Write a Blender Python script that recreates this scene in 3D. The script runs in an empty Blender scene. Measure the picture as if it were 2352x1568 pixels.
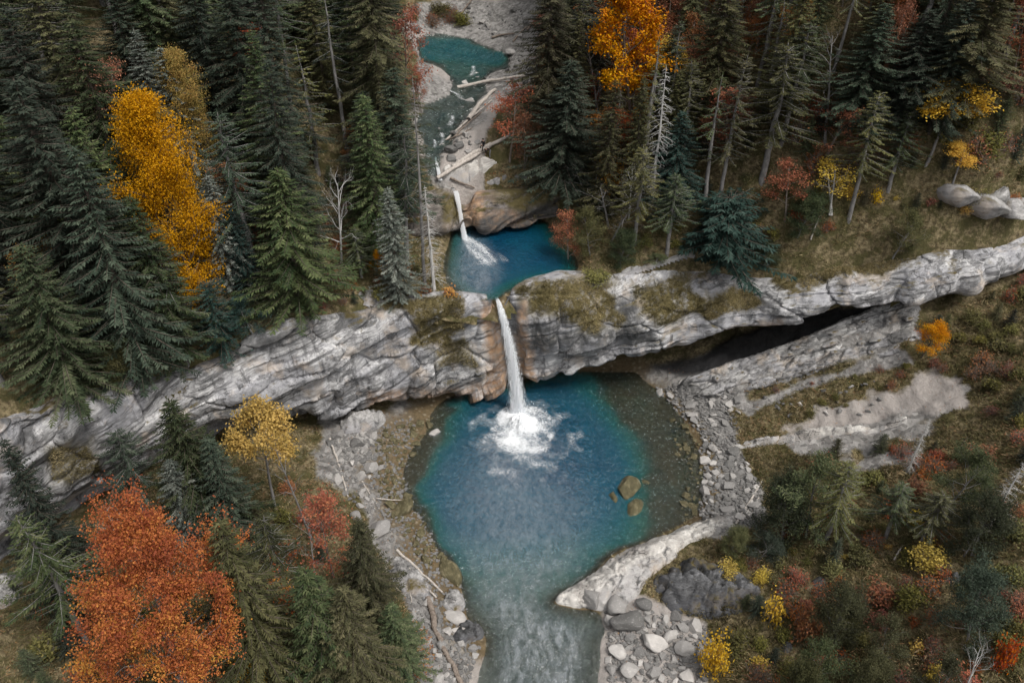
import bpy, bmesh, math, random
import numpy as np
from mathutils import Vector, Matrix

# ---------------------------------------------------------------- camera, sky, sun, exposure
SC = bpy.context.scene
CAMZ, PITCH = 59.6, math.radians(36.0)
cam_d = bpy.data.cameras.new('camera'); cam_d.sensor_width = 36.0; cam_d.lens = 28.0
cam_d.clip_start = 0.5; cam_d.clip_end = 2000
cam = bpy.data.objects.new('camera', cam_d); SC.collection.objects.link(cam)
cam.location = (0, 0, CAMZ); cam.rotation_euler = (math.pi/2 - PITCH, 0, 0)
SC.camera = cam

SUN_EL, SUN_AZ = 60.0, 128.0           # veiled sun, high over the right shoulder
world = bpy.data.worlds.new('World'); SC.world = world; world.use_nodes = True
wn = world.node_tree; wn.nodes.clear()
sky = wn.nodes.new('ShaderNodeTexSky'); sky.sky_type = 'NISHITA'; sky.sun_disc = False
sky.sun_elevation = math.radians(SUN_EL); sky.sun_rotation = math.radians(SUN_AZ)
sky.air_density = 1.0; sky.dust_density = 4.0; sky.ozone_density = 1.0
hsv = wn.nodes.new('ShaderNodeHueSaturation'); hsv.inputs['Saturation'].default_value = 0.14
bg = wn.nodes.new('ShaderNodeBackground'); bg.inputs['Strength'].default_value = 0.11
wo = wn.nodes.new('ShaderNodeOutputWorld')
wn.links.new(sky.outputs[0], hsv.inputs['Color']); wn.links.new(hsv.outputs[0], bg.inputs['Color'])
wn.links.new(bg.outputs[0], wo.inputs['Surface'])
sun_d = bpy.data.lights.new('sun', 'SUN'); sun_d.energy = 1.5; sun_d.angle = math.radians(20)
sun_d.color = (1.0, 0.96, 0.9)
sun = bpy.data.objects.new('sun', sun_d); SC.collection.objects.link(sun)
_e, _a = math.radians(SUN_EL), math.radians(SUN_AZ)
sun_dir = Vector((math.sin(_a)*math.cos(_e), math.cos(_a)*math.cos(_e), math.sin(_e)))
sun.rotation_euler = sun_dir.to_track_quat('Z', 'Y').to_euler()
sun.location = (0, -30, 120)
SC.view_settings.view_transform = 'Standard'; SC.view_settings.look = 'None'
SC.view_settings.exposure = 0.72; SC.view_settings.gamma = 1.0
SC.view_settings.use_curve_mapping = False
SC.render.engine = 'CYCLES'
SC.cycles.max_bounces = 6; SC.cycles.diffuse_bounces = 3; SC.cycles.glossy_bounces = 2
SC.cycles.transmission_bounces = 3; SC.cycles.transparent_max_bounces = 10
SC.cycles.caustics_reflective = False; SC.cycles.caustics_refractive = False
SC.cycles.use_denoising = True
try: SC.cycles.denoiser = 'OPENIMAGEDENOISE'
except Exception: pass

COL = SC.collection
rng = np.random.default_rng(7)
random.seed(7)

# ---------------------------------------------------------------- survey helpers: sight lines of the photograph (2352 x 1568 grid) to places
W, HH, FX = 2352.0, 1568.0, 28.0/36.0*2352.0
CT, ST = math.cos(PITCH), math.sin(PITCH)
NADIR = HH/2 + FX*CT/ST
def dyz(py):
    yc = -(np.asarray(py, float) - HH/2)/FX
    return CT + yc*ST, -ST + yc*CT
def at_d(px, py, D):                       # the point on the sight line at ground distance D
    dy, dz = dyz(py)
    k = np.asarray(D, float)/dy
    return np.stack(np.broadcast_arrays((np.asarray(px, float)-W/2)/FX*k, D+0*k, CAMZ + dz*k), -1)
def at_z(px, py, z):                       # the point on the sight line at height z
    dy, dz = dyz(py)
    k = (np.asarray(z, float)-CAMZ)/dz
    return np.stack(np.broadcast_arrays((np.asarray(px, float)-W/2)/FX*k, dy*k, z+0*k), -1)
def to_px(P):
    P = np.asarray(P, float)
    x, y, z = P[..., 0], P[..., 1], P[..., 2]-CAMZ
    d = y*CT - z*ST; u = y*ST + z*CT
    return W/2 + FX*x/d, HH/2 - FX*u/d

# ---------------------------------------------------------------- noise
def _hash(i, j, k, s):
    n = (i*374761393 + j*668265263 + k*1274126177 + s*974711) & 0xffffffff
    n = ((n ^ (n >> 13))*1274126177) & 0xffffffff
    n = (n ^ (n >> 16)) & 0xffff
    return n/65535.0*2-1
def vnoise(P, s=0):
    P = np.asarray(P, float); f = np.floor(P); i = f.astype(np.int64); t = P-f
    t = t*t*t*(t*(t*6-15)+10)
    o = 0
    for a in (0, 1):
        wa = t[..., 0] if a else 1-t[..., 0]
        for b in (0, 1):
            wb = t[..., 1] if b else 1-t[..., 1]
            for c in (0, 1):
                wc = t[..., 2] if c else 1-t[..., 2]
                o = o + wa*wb*wc*_hash(i[..., 0]+a, i[..., 1]+b, i[..., 2]+c, s)
    return o
def fbm(P, octv=4, s=0, gain=.5):
    P = np.asarray(P, float); o = 0; a = 1.0; n = 0
    for q in range(octv):
        o = o + a*vnoise(P*(2.03**q)+q*17.3, s+q); n += a; a *= gain
    return o/n
def xy3(x, y, k=1.0): return np.stack([x*k, y*k, np.zeros_like(x)], -1)
def sstep(a, b, x):
    t = np.clip((x-a)/(b-a), 0, 1); return t*t*(3-2*t)

# ---------------------------------------------------------------- mesh helpers
def mk_mesh(name, V, F, attrs=None, smooth=True):
    V = np.asarray(V, np.float32).reshape(-1, 3); F = np.asarray(F, np.int32)
    me = bpy.data.meshes.new(name); n, k = F.shape
    me.vertices.add(len(V)); me.vertices.foreach_set('co', V.ravel())
    me.loops.add(n*k); me.loops.foreach_set('vertex_index', F.ravel())
    me.polygons.add(n); me.polygons.foreach_set('loop_start', np.arange(0, n*k, k, dtype=np.int32))
    me.polygons.foreach_set('use_smooth', np.full(n, smooth))
    for a, v in (attrs or {}).items():
        at = me.attributes.new(a, 'FLOAT', 'POINT'); at.data.foreach_set('value', np.asarray(v, np.float32).ravel())
    me.update(calc_edges=True); me.validate()
    return me
def link(name, me, parent=None, mat=None, own=False):
    o = bpy.data.objects.new(name, me); COL.objects.link(o)
    if parent is not None: o.parent = parent
    if mat is not None:
        if own and len(me.materials):
            o.material_slots[0].link = 'OBJECT'; o.material_slots[0].material = mat
        elif not len(me.materials): me.materials.append(mat)
    return o
def tag(o, label=None, cat=None, group=None, kind=None):
    if label: o['label'] = label
    if cat: o['category'] = cat
    if group: o['group'] = group
    if kind: o['kind'] = kind
    return o
def empty(name, loc, rz=0.0, scale=(1, 1, 1)):
    o = bpy.data.objects.new(name, None); COL.objects.link(o)
    o.location = loc; o.rotation_euler = (0, 0, rz); o.scale = scale; o.empty_display_size = .3
    return o
def grid_faces(nu, nv):
    i = np.arange(nu*nv).reshape(nu, nv)
    return np.stack([i[:-1, :-1], i[1:, :-1], i[1:, 1:], i[:-1, 1:]], -1).reshape(-1, 4)
def compact(V, F, attrs=None):
    used = np.unique(F); m = np.full(len(V), -1); m[used] = np.arange(len(used))
    return V[used], m[F], {k: np.asarray(v)[used] for k, v in (attrs or {}).items()}

# polygons
def in_poly(px, py, poly):
    ins = np.zeros(px.shape, bool); n = len(poly)
    for i in range(n):
        (x1, y1), (x2, y2) = poly[i], poly[(i+1) % n]
        if y1 == y2: continue
        c = ((y1 > py) != (y2 > py)) & (px < (x2-x1)*(py-y1)/(y2-y1)+x1)
        ins ^= c
    return ins
def sdist(px, py, poly):                     # + inside
    d = np.full(px.shape, 1e9); n = len(poly)
    for i in range(n):
        (x1, y1), (x2, y2) = poly[i], poly[(i+1) % n]
        ax, ay = x2-x1, y2-y1; L = ax*ax+ay*ay+1e-9
        t = np.clip(((px-x1)*ax+(py-y1)*ay)/L, 0, 1)
        d = np.minimum(d, np.hypot(px-x1-t*ax, py-y1-t*ay))
    return np.where(in_poly(px, py, poly), d, -d)
def smooth_poly(poly, k=2):
    p = np.array(poly, float)
    for _ in range(k):
        q = np.roll(p, -1, 0); p = np.stack([p*.75+q*.25, p*.25+q*.75], 1).reshape(-1, 2)
    return p
class TPS:
    def __init__(s, pts, reg=.02):
        p = np.array(pts, float); s.c = p[:, :2]/50.0
        n = len(p); K = s.k(s.c, s.c)+reg*np.eye(n)
        A = np.zeros((n+3, n+3)); A[:n, :n] = K; A[:n, n] = 1; A[:n, n+1:] = s.c; A[n, :n] = 1; A[n+1:, :n] = s.c.T
        s.w = np.linalg.solve(A, np.concatenate([p[:, 2], [0, 0, 0]]))
    @staticmethod
    def k(a, b):
        r2 = ((a[:, None, :]-b[None, :, :])**2).sum(-1)+1e-12
        return .5*r2*np.log(r2)
    def __call__(s, x, y):
        sh = x.shape; q = np.stack([x.ravel(), y.ravel()], -1)/50.0; o = np.empty(len(q)); n = len(s.c)
        for i in range(0, len(q), 40000):
            b = q[i:i+40000]; o[i:i+40000] = s.k(b, s.c)@s.w[:n]+s.w[n]+b@s.w[n+1:]
        return o.reshape(sh)
class HF:                                    # height field with bilinear look-up
    def __init__(s, x0, x1, y0, y1, st):
        s.xs = np.arange(x0, x1+1e-6, st); s.ys = np.arange(y0, y1+1e-6, st); s.st = st
        s.X, s.Y = np.meshgrid(s.xs, s.ys, indexing='ij'); s.Z = None
    def __call__(s, x, y):
        x = np.asarray(x, float); y = np.asarray(y, float)
        u = np.clip((x-s.xs[0])/s.st, 0, len(s.xs)-1.001); v = np.clip((y-s.ys[0])/s.st, 0, len(s.ys)-1.001)
        i = u.astype(int); j = v.astype(int); a = u-i; b = v-j; Z = s.Z
        return Z[i, j]*(1-a)*(1-b)+Z[i+1, j]*a*(1-b)+Z[i, j+1]*(1-a)*b+Z[i+1, j+1]*a*b

# ---------------------------------------------------------------- materials
def mat(name):
    m = bpy.data.materials.new(name); m.use_nodes = True; nt = m.node_tree; nt.nodes.clear()
    return m, nt
class NB:
    def __init__(s, name):
        s.m, s.t = mat(name); s.out = s.n('ShaderNodeOutputMaterial')
    def n(s, ty, **kw):
        q = s.t.nodes.new(ty)
        for k, v in kw.items(): setattr(q, k, v)
        return q
    def l(s, a, b): s.t.links.new(a, b)
    def inp(s, node, key, v):
        if v is None: return
        if hasattr(v, 'default_value') or hasattr(v, 'is_output'): s.l(v, node.inputs[key])
        else: node.inputs[key].default_value = v
    def coord(s): return s.n('ShaderNodeTexCoord').outputs['Object']
    def geo(s): return s.n('ShaderNodeNewGeometry')
    def mapping(s, vec, scale=(1, 1, 1), rot=(0, 0, 0)):
        q = s.n('ShaderNodeMapping'); s.l(vec, q.inputs['Vector']); q.inputs['Scale'].default_value = scale; q.inputs['Rotation'].default_value = rot
        return q.outputs[0]
    def noise(s, vec, scale, detail=4, rough=.55, dist=0.0):
        q = s.n('ShaderNodeTexNoise'); s.l(vec, q.inputs['Vector'])
        q.inputs['Scale'].default_value = scale; q.inputs['Detail'].default_value = detail
        q.inputs['Roughness'].default_value = rough; q.inputs['Distortion'].default_value = dist
        return q.outputs['Fac']
    def voro(s, vec, scale, feature='F1', out='Distance'):
        q = s.n('ShaderNodeTexVoronoi', feature=feature); s.l(vec, q.inputs['Vector']); q.inputs['Scale'].default_value = scale
        return q.outputs[out]
    def ramp(s, fac, stops, interp='LINEAR'):
        q = s.n('ShaderNodeValToRGB'); s.l(fac, q.inputs['Fac']); q.color_ramp.interpolation = interp
        e = q.color_ramp.elements
        while len(e) < len(stops): e.new(.5)
        for el, (p, c) in zip(e, stops):
            el.position = p; el.color = (c, c, c, 1) if np.isscalar(c) else (*c, 1)
        return q.outputs['Color']
    def mix(s, fac, a, b, blend='MIX'):
        q = s.n('ShaderNodeMix', data_type='RGBA', blend_type=blend); q.clamp_result = False
        for key, v in ((0, fac), (6, a), (7, b)):
            if isinstance(v, tuple): q.inputs[key].default_value = (*v, 1)
            elif isinstance(v, (int, float)): q.inputs[key].default_value = v
            else: s.l(v, q.inputs[key])
        return q.outputs[2]
    def math(s, op, a, b=None, clamp=False):
        q = s.n('ShaderNodeMath', operation=op); q.use_clamp = clamp
        for k, v in ((0, a), (1, b)):
            if v is None: continue
            if isinstance(v, (int, float)): q.inputs[k].default_value = v
            else: s.l(v, q.inputs[k])
        return q.outputs[0]
    def mrange(s, v, a, b, c=0.0, d=1.0):
        q = s.n('ShaderNodeMapRange'); s.l(v, q.inputs[0])
        for k, x in ((1, a), (2, b), (3, c), (4, d)): q.inputs[k].default_value = x
        return q.outputs[0]
    def attr(s, name): return s.n('ShaderNodeAttribute', attribute_name=name).outputs['Fac']
    def objrand(s): return s.n('ShaderNodeObjectInfo').outputs['Random']
    def bump(s, h, strength=.5, dist=.1):
        q = s.n('ShaderNodeBump'); s.l(h, q.inputs['Height']); q.inputs['Strength'].default_value = strength; q.inputs['Distance'].default_value = dist
        return q.outputs[0]
    def bsdf(s, col, rough=.9, normal=None, spec=.3):
        q = s.n('ShaderNodeBsdfPrincipled')
        if isinstance(col, tuple): q.inputs['Base Color'].default_value = (*col, 1)
        else: s.l(col, q.inputs['Base Color'])
        if isinstance(rough, (int, float)): q.inputs['Roughness'].default_value = rough
        else: s.l(rough, q.inputs['Roughness'])
        q.inputs['Specular IOR Level'].default_value = spec
        if normal is not None: s.l(normal, q.inputs['Normal'])
        return q.outputs[0]
    def done(s, sh): s.l(sh, s.out.inputs['Surface']); return s.m

def rock_material(name, light, dark, moss_on=True, ochre=True):
    b = NB(name); co = b.coord()
    warp = b.n('ShaderNodeVectorMath', operation='ADD')
    nz = b.n('ShaderNodeTexNoise'); b.l(co, nz.inputs['Vector']); nz.inputs['Scale'].default_value = .22; nz.inputs['Detail'].default_value = 3
    sc = b.n('ShaderNodeVectorMath', operation='SCALE'); b.l(nz.outputs['Color'], sc.inputs[0]); sc.inputs['Scale'].default_value = 2.6
    b.l(co, warp.inputs[0]); b.l(sc.outputs[0], warp.inputs[1])
    w = warp.outputs[0]
    def dm(v, sc, deg=15): return b.mapping(b.mapping(v, (1, 1, 1), (0, math.radians(deg), 0)), sc)
    dip = dm(w, (.07, .2, 1.0))
    strata = b.noise(dip, 1.5, 6, .62)
    fine = b.noise(dm(co, (.12, .3, 1.0)), 7.0, 6, .72)
    big = b.noise(co, .13, 4, .6)
    patch = b.noise(w, .42, 7, .68)
    speck = b.noise(co, 6.5, 5, .78)
    streak = b.noise(b.mapping(co, (1.0, 1.0, .12)), 1.0, 6, .68, .6)
    base = b.mix(b.mrange(strata, .36, .56), b.mix(.5, dark, light), light)
    base = b.mix(b.mrange(fine, .42, .60, .6, 0), base, dark)
    base = b.mix(b.mrange(fine, .58, .70, 0, .6), base, tuple(min(.86, c*1.3) for c in light))
    base = b.mix(b.mrange(big, .47, .56, 0, .62), base, tuple(c*.50 for c in (light[0], light[1]*1.01, light[2]*1.09)))
    base = b.mix(b.mrange(patch, .51, .57, 0, .72), base, dark)
    base = b.mix(b.mrange(b.noise(dm(w, (.05, .1, .8)), 1.1, 5, .6), .54, .60, 0, .75), base, tuple(c*.45 for c in dark))
    base = b.mix(b.mrange(streak, .55, .66, 0, .8), base, (.045, .046, .048))
    base = b.mix(b.math('MULTIPLY', b.mrange(speck, .54, .62), b.mrange(patch, .44, .56)), base, (.05, .05, .048))
    warm = b.mrange(b.noise(co, .35, 5, .6), .55, .66, 0, .55)
    base = b.mix(warm, base, tuple(c*k for c, k in zip(light, (.80, .68, .56))))
    # bedding cracks
    cr = b.mrange(b.voro(dm(w, (.16, .35, .8)), .7, 'DISTANCE_TO_EDGE'), .0, .022, 1, 0)
    cr = b.math('MULTIPLY', cr, b.mrange(patch, .45, .6))
    base = b.mix(b.math('MULTIPLY', cr, .6), base, (.035, .034, .033))
    if ochre:
        oc = b.math('MULTIPLY', b.attr('ochre'), b.mrange(b.noise(w, 1.1, 5, .6), .3, .6))
        base = b.mix(oc, base, b.mix(b.noise(w, 2.5, 3), (.28, .14, .06), (.50, .36, .25)))
        dk = b.math('MULTIPLY', b.attr('stain'), b.mrange(b.noise(co, 1.5, 5, .7), .25, .55))
        base = b.mix(dk, base, b.mix(speck, (.022, .022, .02), (.12, .12, .12)))
        ms = b.math('MULTIPLY', b.attr('moss'), b.mrange(b.noise(co, .9, 5, .7), .28, .5))
        base = b.mix(ms, base, b.mix(b.noise(co, 3.0, 4), (.05, .045, .018), (.165, .13, .058)))
    if moss_on:
        nzv = b.n('ShaderNodeSeparateXYZ'); b.l(b.geo().outputs['Normal'], nzv.inputs[0])
        up = b.math('MULTIPLY', b.mrange(nzv.outputs[2], .55, .85), b.mrange(b.noise(co, .45, 5, .65), .53, .64))
        base = b.mix(up, base, b.mix(b.noise(co, 2.2, 4), (.055, .048, .02), (.16, .125, .058)))
    h = b.math('ADD', b.math('MULTIPLY', strata, .7), b.math('MULTIPLY', b.math('ADD', fine, speck), .35))
    h = b.math('SUBTRACT', h, b.math('MULTIPLY', cr, .5))
    return b.done(b.bsdf(base, .92, b.bump(h, .8, .2), .2))

M = {}
M['cliff'] = rock_material('limestone_cliff', (.60, .59, .585), (.15, .148, .15))
M['slab'] = rock_material('pale_limestone', (.62, .595, .555), (.32, .295, .27), False, False)
M['dark_rock'] = rock_material('dark_weathered_rock', (.17, .17, .175), (.03, .03, .03), True, False)
M['ledge'] = rock_material('ledge_limestone', (.56, .545, .525), (.16, .155, .15), False, False)
M['brown_rock'] = rock_material('brown_wet_rock', (.34, .305, .275), (.06, .052, .045))
M['grey_rock'] = rock_material('grey_outcrop_rock', (.47, .455, .44), (.16, .155, .15), True, False)

def ground_material():
    b = NB('hillside_ground'); co = b.coord()
    n1 = b.noise(co, .55, 7, .72); n2 = b.noise(co, 2.4, 5, .7); n3 = b.noise(co, 11, 3, .7)
    soil = b.ramp(n2, [(.25, (.030, .024, .015)), (.42, (.11, .086, .048)), (.55, (.23, .185, .105)), (.72, (.38, .31, .185))])
    soil = b.mix(b.mrange(n1, .46, .56), soil, b.mix(n2, (.030, .032, .014), (.15, .13, .055)))
    lit = b.mrange(n3, .63, .72); soil = b.mix(b.math('MULTIPLY', lit, .6), soil, (.26, .10, .035))
    grav = b.ramp(b.math('ADD', b.math('MULTIPLY', n3, .6), b.math('MULTIPLY', b.noise(co, 1.3, 5, .7), .4)), [(.3, (.09, .085, .08)), (.5, (.30, .29, .28)), (.68, (.56, .54, .52))])
    grav = b.mix(b.mrange(n2, .4, .65, 0, .6), grav, (.38, .345, .32))
    big = b.noise(co, .35, 5, .65, .8); grav = b.mix(b.mrange(big, .42, .62), b.mix(.62, grav, (.08, .075, .065)), grav)
    cob = b.voro(co, 2.4, 'F1', 'Color'); cs = b.n('ShaderNodeSeparateColor'); b.l(cob, cs.inputs[0]); grav = b.mix(.5, grav, b.mix(cs.outputs[0], (.10, .095, .09), (.50, .48, .455)))
    g = b.math('ADD', b.attr('gravel'), b.math('MULTIPLY', b.math('SUBTRACT', n2, .5), .8)); g = b.mrange(g, .28, .72)
    c = b.mix(g, soil, grav)
    sand = b.mix(b.noise(co, 7, 5, .7), (.34, .30, .275), (.52, .475, .44)); sand = b.mix(b.mrange(b.noise(b.mapping(co, (1, .3, 1)), .9, 5, .7), .42, .66, 0, .7), sand, (.27, .25, .23))
    c = b.mix(b.mrange(b.math('ADD', b.attr('sand'), b.math('MULTIPLY', b.math('SUBTRACT', n2, .5), .7)), .3, .75), c, sand)
    c = b.mix(b.math('MULTIPLY', b.attr('cave_black'), .96), c, b.mix(n2, (.008, .008, .009), (.03, .03, .032)))
    alg = b.mix(b.noise(co, 2.0, 5, .7), (.035, .026, .013), (.27, .20, .115))
    alg = b.mix(b.mrange(b.voro(co, 1.6), .18, .36, 1, 0), alg, b.mix(b.noise(co, 1.1), (.12, .095, .055), (.44, .37, .27)))
    c = b.mix(b.attr('wet'), c, alg)
    h = b.math('ADD', n2, b.math('MULTIPLY', n3, .5))
    return b.done(b.bsdf(c, .95, b.bump(h, 1.0, .3), .15))
M['ground'] = ground_material()

def water_material():
    b = NB('pool_water'); co = b.coord(); dep = b.attr('depth'); ch = b.attr('chop')
    shore = b.ramp(b.mrange(dep, 0, 5.0), [(0, (.05, .045, .028)), (.07, (.04, .07, .045)), (.17, (.012, .11, .090)), (.32, (.004, .085, .088)), (.55, (.003, .053, .088)), (1, (.003, .036, .074))])
    cloud = b.noise(co, .28, 4, .6)
    shore = b.mix(b.mrange(cloud, .35, .7, .0, .45), shore, (.004, .080, .122))
    t = b.math('SUBTRACT', 1.0, b.math('POWER', 2.718, b.math('MULTIPLY', dep, -.70)))
    silt_sheen = b.math('MULTIPLY', b.attr('silt_sheen'), b.mrange(b.noise(b.mapping(co, (1.0, .45, 1), (0, 0, .3)), 1.6, 6, .7, .5), .34, .62, .35, 1.25)); t2 = b.math('MAXIMUM', t, b.math('MULTIPLY', silt_sheen, .85))
    colr = b.mix(silt_sheen, shore, b.mix(b.noise(co, 1.3, 5, .6), (.24, .26, .285), (.42, .435, .455)))  # grey tint for silty water and for the painted sky sheen
    w1 = b.n('ShaderNodeTexNoise'); b.l(b.mapping(co, (1.0, .55, 1), (0, 0, .35)), w1.inputs['Vector'])
    w1.inputs['Scale'].default_value = 2.6; w1.inputs['Detail'].default_value = 5; w1.inputs['Roughness'].default_value = .62; w1.inputs['Distortion'].default_value = .4
    w2 = b.noise(co, .45, 2)
    h = b.math('ADD', b.math('MULTIPLY', w1.outputs['Fac'], b.math('ADD', .10, b.math('MULTIPLY', ch, .95))), b.math('MULTIPLY', w2, .35))
    nrm = b.bump(h, 1.0, .45)
    tr = b.n('ShaderNodeBsdfTransparent'); tr.inputs['Color'].default_value = (.80, .90, .88, 1)
    df = b.n('ShaderNodeBsdfDiffuse'); b.l(colr, df.inputs['Color'])
    body = b.n('ShaderNodeMixShader'); b.l(t2, body.inputs[0]); b.l(tr.outputs[0], body.inputs[1]); b.l(df.outputs[0], body.inputs[2])
    gl = b.n('ShaderNodeBsdfGlossy'); gl.inputs['Roughness'].default_value = .09; b.l(nrm, gl.inputs['Normal'])
    fr = b.n('ShaderNodeFresnel'); fr.inputs['IOR'].default_value = 1.75; b.l(nrm, fr.inputs['Normal'])
    mx = b.n('ShaderNodeMixShader'); b.l(fr.outputs[0], mx.inputs[0]); b.l(body.outputs[0], mx.inputs[1]); b.l(gl.outputs[0], mx.inputs[2])
    return b.done(mx.outputs[0])
M['water'] = water_material()

# ---------------------------------------------------------------- the lower cliff: surveyed columns (px | rim | shoulder | lip | ground line)
#        px   rim          shoulder     lip          ground(py,z)  recess
CLIFF = [(-150, (1060, 41), (1120, 38.5), (1380, 38), (1440, 4), 2),
 (0, (960, 46), (1010, 43.5), (1250, 42.5), (1320, 4), 2), (80, (930, 48.5), (980, 46), (1215, 45), (1262, 4), 2.5),
 (180, (905, 51), (950, 49), (1150, 48), (1195, 4), 2.5), (300, (868, 54), (920, 52), (1085, 51.3), (1140, 3.5), 2.5),
 (420, (850, 57.5), (880, 56), (1000, 55.5), (1060, 3.5), 2.5), (520, (805, 60), (850, 58), (985, 57.3), (1040, 3), 2.5),
 (620, (745, 62.5), (790, 60.5), (962, 59.8), (1010, 2.5), 2.5), (740, (722, 65), (770, 63), (955, 62.3), (985, 2), 2.5),
 (850, (708, 68), (760, 66.3), (935, 66), (955, 1), 2), (960, (685, 69.5), (760, 68), (915, 67.5), (940, .5), 2),
 (1060, (678, 70.5), (760, 69.6), (905, 69.3), (925, 0), 2), (1130, (680, 70.8), (722, 70.4), (898, 70.5), (912, 0), 2),
 (1170, (673, 71.5), (725, 70.6), (892, 71), (905, 0), 2), (1200, (655, 72), (760, 70), (880, 71.3), (893, 0), 2.5),
 (1290, (632, 73), (750, 70), (862, 72), (875, 0), 3), (1390, (638, 73.5), (740, 71), (835, 72), (850, .3), 4),
 (1500, (622, 76), (735, 72), (812, 72.5), (835, 1.5), 5), (1600, (612, 77), (728, 72.5), (800, 72.2), (845, 2.5), 6),
 (1700, (625, 77), (715, 72.5), (768, 71.7), (838, 4), 8), (1800, (640, 74.5), (700, 71.5), (748, 71), (800, 6), 9),
 (1900, (622, 74), (670, 71.3), (716, 71), (758, 9), 8), (2000, (602, 74), (650, 71), (710, 70.5), (722, 11.5), 5),
 (2060, (590, 73.5), (640, 71), (700, 70.3), (712, 12.3), 3), (2150, (580, 73), (630, 70.5), (690, 69.8), (705, 13.0), 3),
 (2250, (562, 73.5), (606, 71), (658, 70.5), (676, 14.2), 3), (2352, (535, 75), (572, 72.5), (622, 71.8), (640, 15.6), 3),
 (2500, (495, 77.5), (532, 75), (580, 74.3), (600, 17), 3), (2700, (380, 80), (420, 78), (470, 77), (500, 20), 3)]
def smooth1(a, k):
    r = np.arange(-3*k, 3*k+1); w = np.exp(-(r/k)**2/2); w /= w.sum()
    return np.convolve(np.pad(a, 3*k, mode='edge'), w, 'valid')
def catmull(C, counts):
    # C: (m, n, 3) control rows -> sampled rows
    m = len(C); E = np.concatenate([2*C[:1]-C[1:2], C, 2*C[-1:]-C[-2:-1]]); out = []
    for s in range(m-1):
        p0, p1, p2, p3 = E[s], E[s+1], E[s+2], E[s+3]
        for t in np.linspace(0, 1, counts[s], endpoint=(s == m-2)):
            out.append(.5*((2*p1)+(-p0+p2)*t+(2*p0-5*p1+4*p2-p3)*t*t+(-p0+3*p1-3*p2+p3)*t**3))
    return np.array(out)
def grid_normals(G):
    du = np.gradient(G, axis=0); dv = np.gradient(G, axis=1); n = np.cross(du, dv)
    return n/(np.linalg.norm(n, axis=-1, keepdims=True)+1e-9)

CP = np.array([c[0] for c in CLIFF], float)
PX = np.arange(-150, 2700.1, 2.0)
def ci(vals, k=7): return smooth1(np.interp(PX, CP, vals), int(k*1.5))
rim = at_d(PX, ci([c[1][0] for c in CLIFF], 4), ci([c[1][1] for c in CLIFF]))
sho = at_d(PX, ci([c[2][0] for c in CLIFF]), ci([c[2][1] for c in CLIFF]))
lip = at_d(PX, ci([c[3][0] for c in CLIFF], 4)-12, ci([c[3][1] for c in CLIFF]))
gpy, gz = ci([c[4][0] for c in CLIFF], 4), ci([c[4][1] for c in CLIFF])
grd = at_z(PX, gpy, gz)
rec = ci([c[5] for c in CLIFF])
uk = np.clip((rec-2)/6, 0, 1)*.5+.45
under = grd.copy(); under[:, 1] += rec; under[:, 2] = grd[:, 2]*(1-uk)+lip[:, 2]*uk-.2
base = grd.copy(); base[:, 1] += rec+.8; base[:, 2] -= 2.2
back = rim.copy(); back[:, 1] += 5.0; back[:, 2] -= 2.4
_w1 = np.stack([PX*.012, 0*PX+.5, 0*PX+.5], -1); _w2 = np.stack([PX*.035, 0*PX+3.5, 0*PX+.5], -1); _lipz = 1-np.exp(-((PX-1150)/60)**4)
for _a, _k in ((rim, .6), (sho, 1.1), (lip, 1.0)):
    _a[:, 1] += _k*_lipz*(1.5*vnoise(_w1, 3)+.6*vnoise(_w2, 4)); _a[:, 2] += _k*.55*_lipz*(vnoise(_w1+7, 3)+.8*vnoise(_w2+5, 4))
RIMX, RIMY = rim[:, 0], rim[:, 1]
BASEX, BASEY = grd[:, 0], grd[:, 1]
_so = np.argsort(RIMX)
def y_rim(x): return np.interp(x, RIMX[_so], RIMY[_so])
_sb = np.argsort(BASEX)
def y_base(x): return np.interp(x, BASEX[_sb], BASEY[_sb])
LIP_TOP = at_d(1143, 684, 70.6); LIP_BOT = at_d(1187, 905, 71.0)
POOL2_Z = 14.0

rows = catmull(np.array([back, rim, sho, lip, under, base]), [9, 36, 70, 20, 14])
G = np.transpose(rows, (1, 0, 2)).copy()                        # (u along, v down, 3)
NRM = grid_normals(G)
if NRM[:, 50:90, 1].mean() > 0: NRM = -NRM
NRM0 = NRM.copy()
NRM[..., 2] *= .35; NRM /= np.linalg.norm(NRM, axis=-1, keepdims=True)
vv = np.arange(G.shape[1])
taper = np.interp(vv, [0, 8, 18, 45, 112, 132, 150], [.0, .25, .6, 1, 1, .7, .4])[None, :]
a = math.radians(15)
s1 = G[..., 2]*math.cos(a)-G[..., 0]*math.sin(a)*1.0; s2 = G[..., 0]*math.cos(a)+G[..., 2]*math.sin(a)
def worley(P, s=0):
    f = np.floor(P).astype(np.int64); d1 = np.full(P.shape[:-1], 9.); d2 = d1.copy(); idv = d1.copy()
    for a_ in (-1, 0, 1):
        for b_ in (-1, 0, 1):
            for c_ in (-1, 0, 1):
                i, j, k = f[..., 0]+a_, f[..., 1]+b_, f[..., 2]+c_
                dd = np.sqrt((i+.5+.45*_hash(i, j, k, s)-P[..., 0])**2+(j+.5+.45*_hash(i, j, k, s+1)-P[..., 1])**2+(k+.5+.45*_hash(i, j, k, s+2)-P[..., 2])**2)
                h_ = _hash(i, j, k, s+3); m1 = dd < d1
                d2 = np.where(m1, d1, np.minimum(d2, dd)); idv = np.where(m1, h_, idv); d1 = np.where(m1, dd, d1)
    return idv, d2-d1
def layers(q, s2, th, k, sd):
    i = np.floor(q/th); return vnoise(np.stack([s2*k+i*13.71, i*3.17+.5, 0*q+.5], -1), sd)
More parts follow.
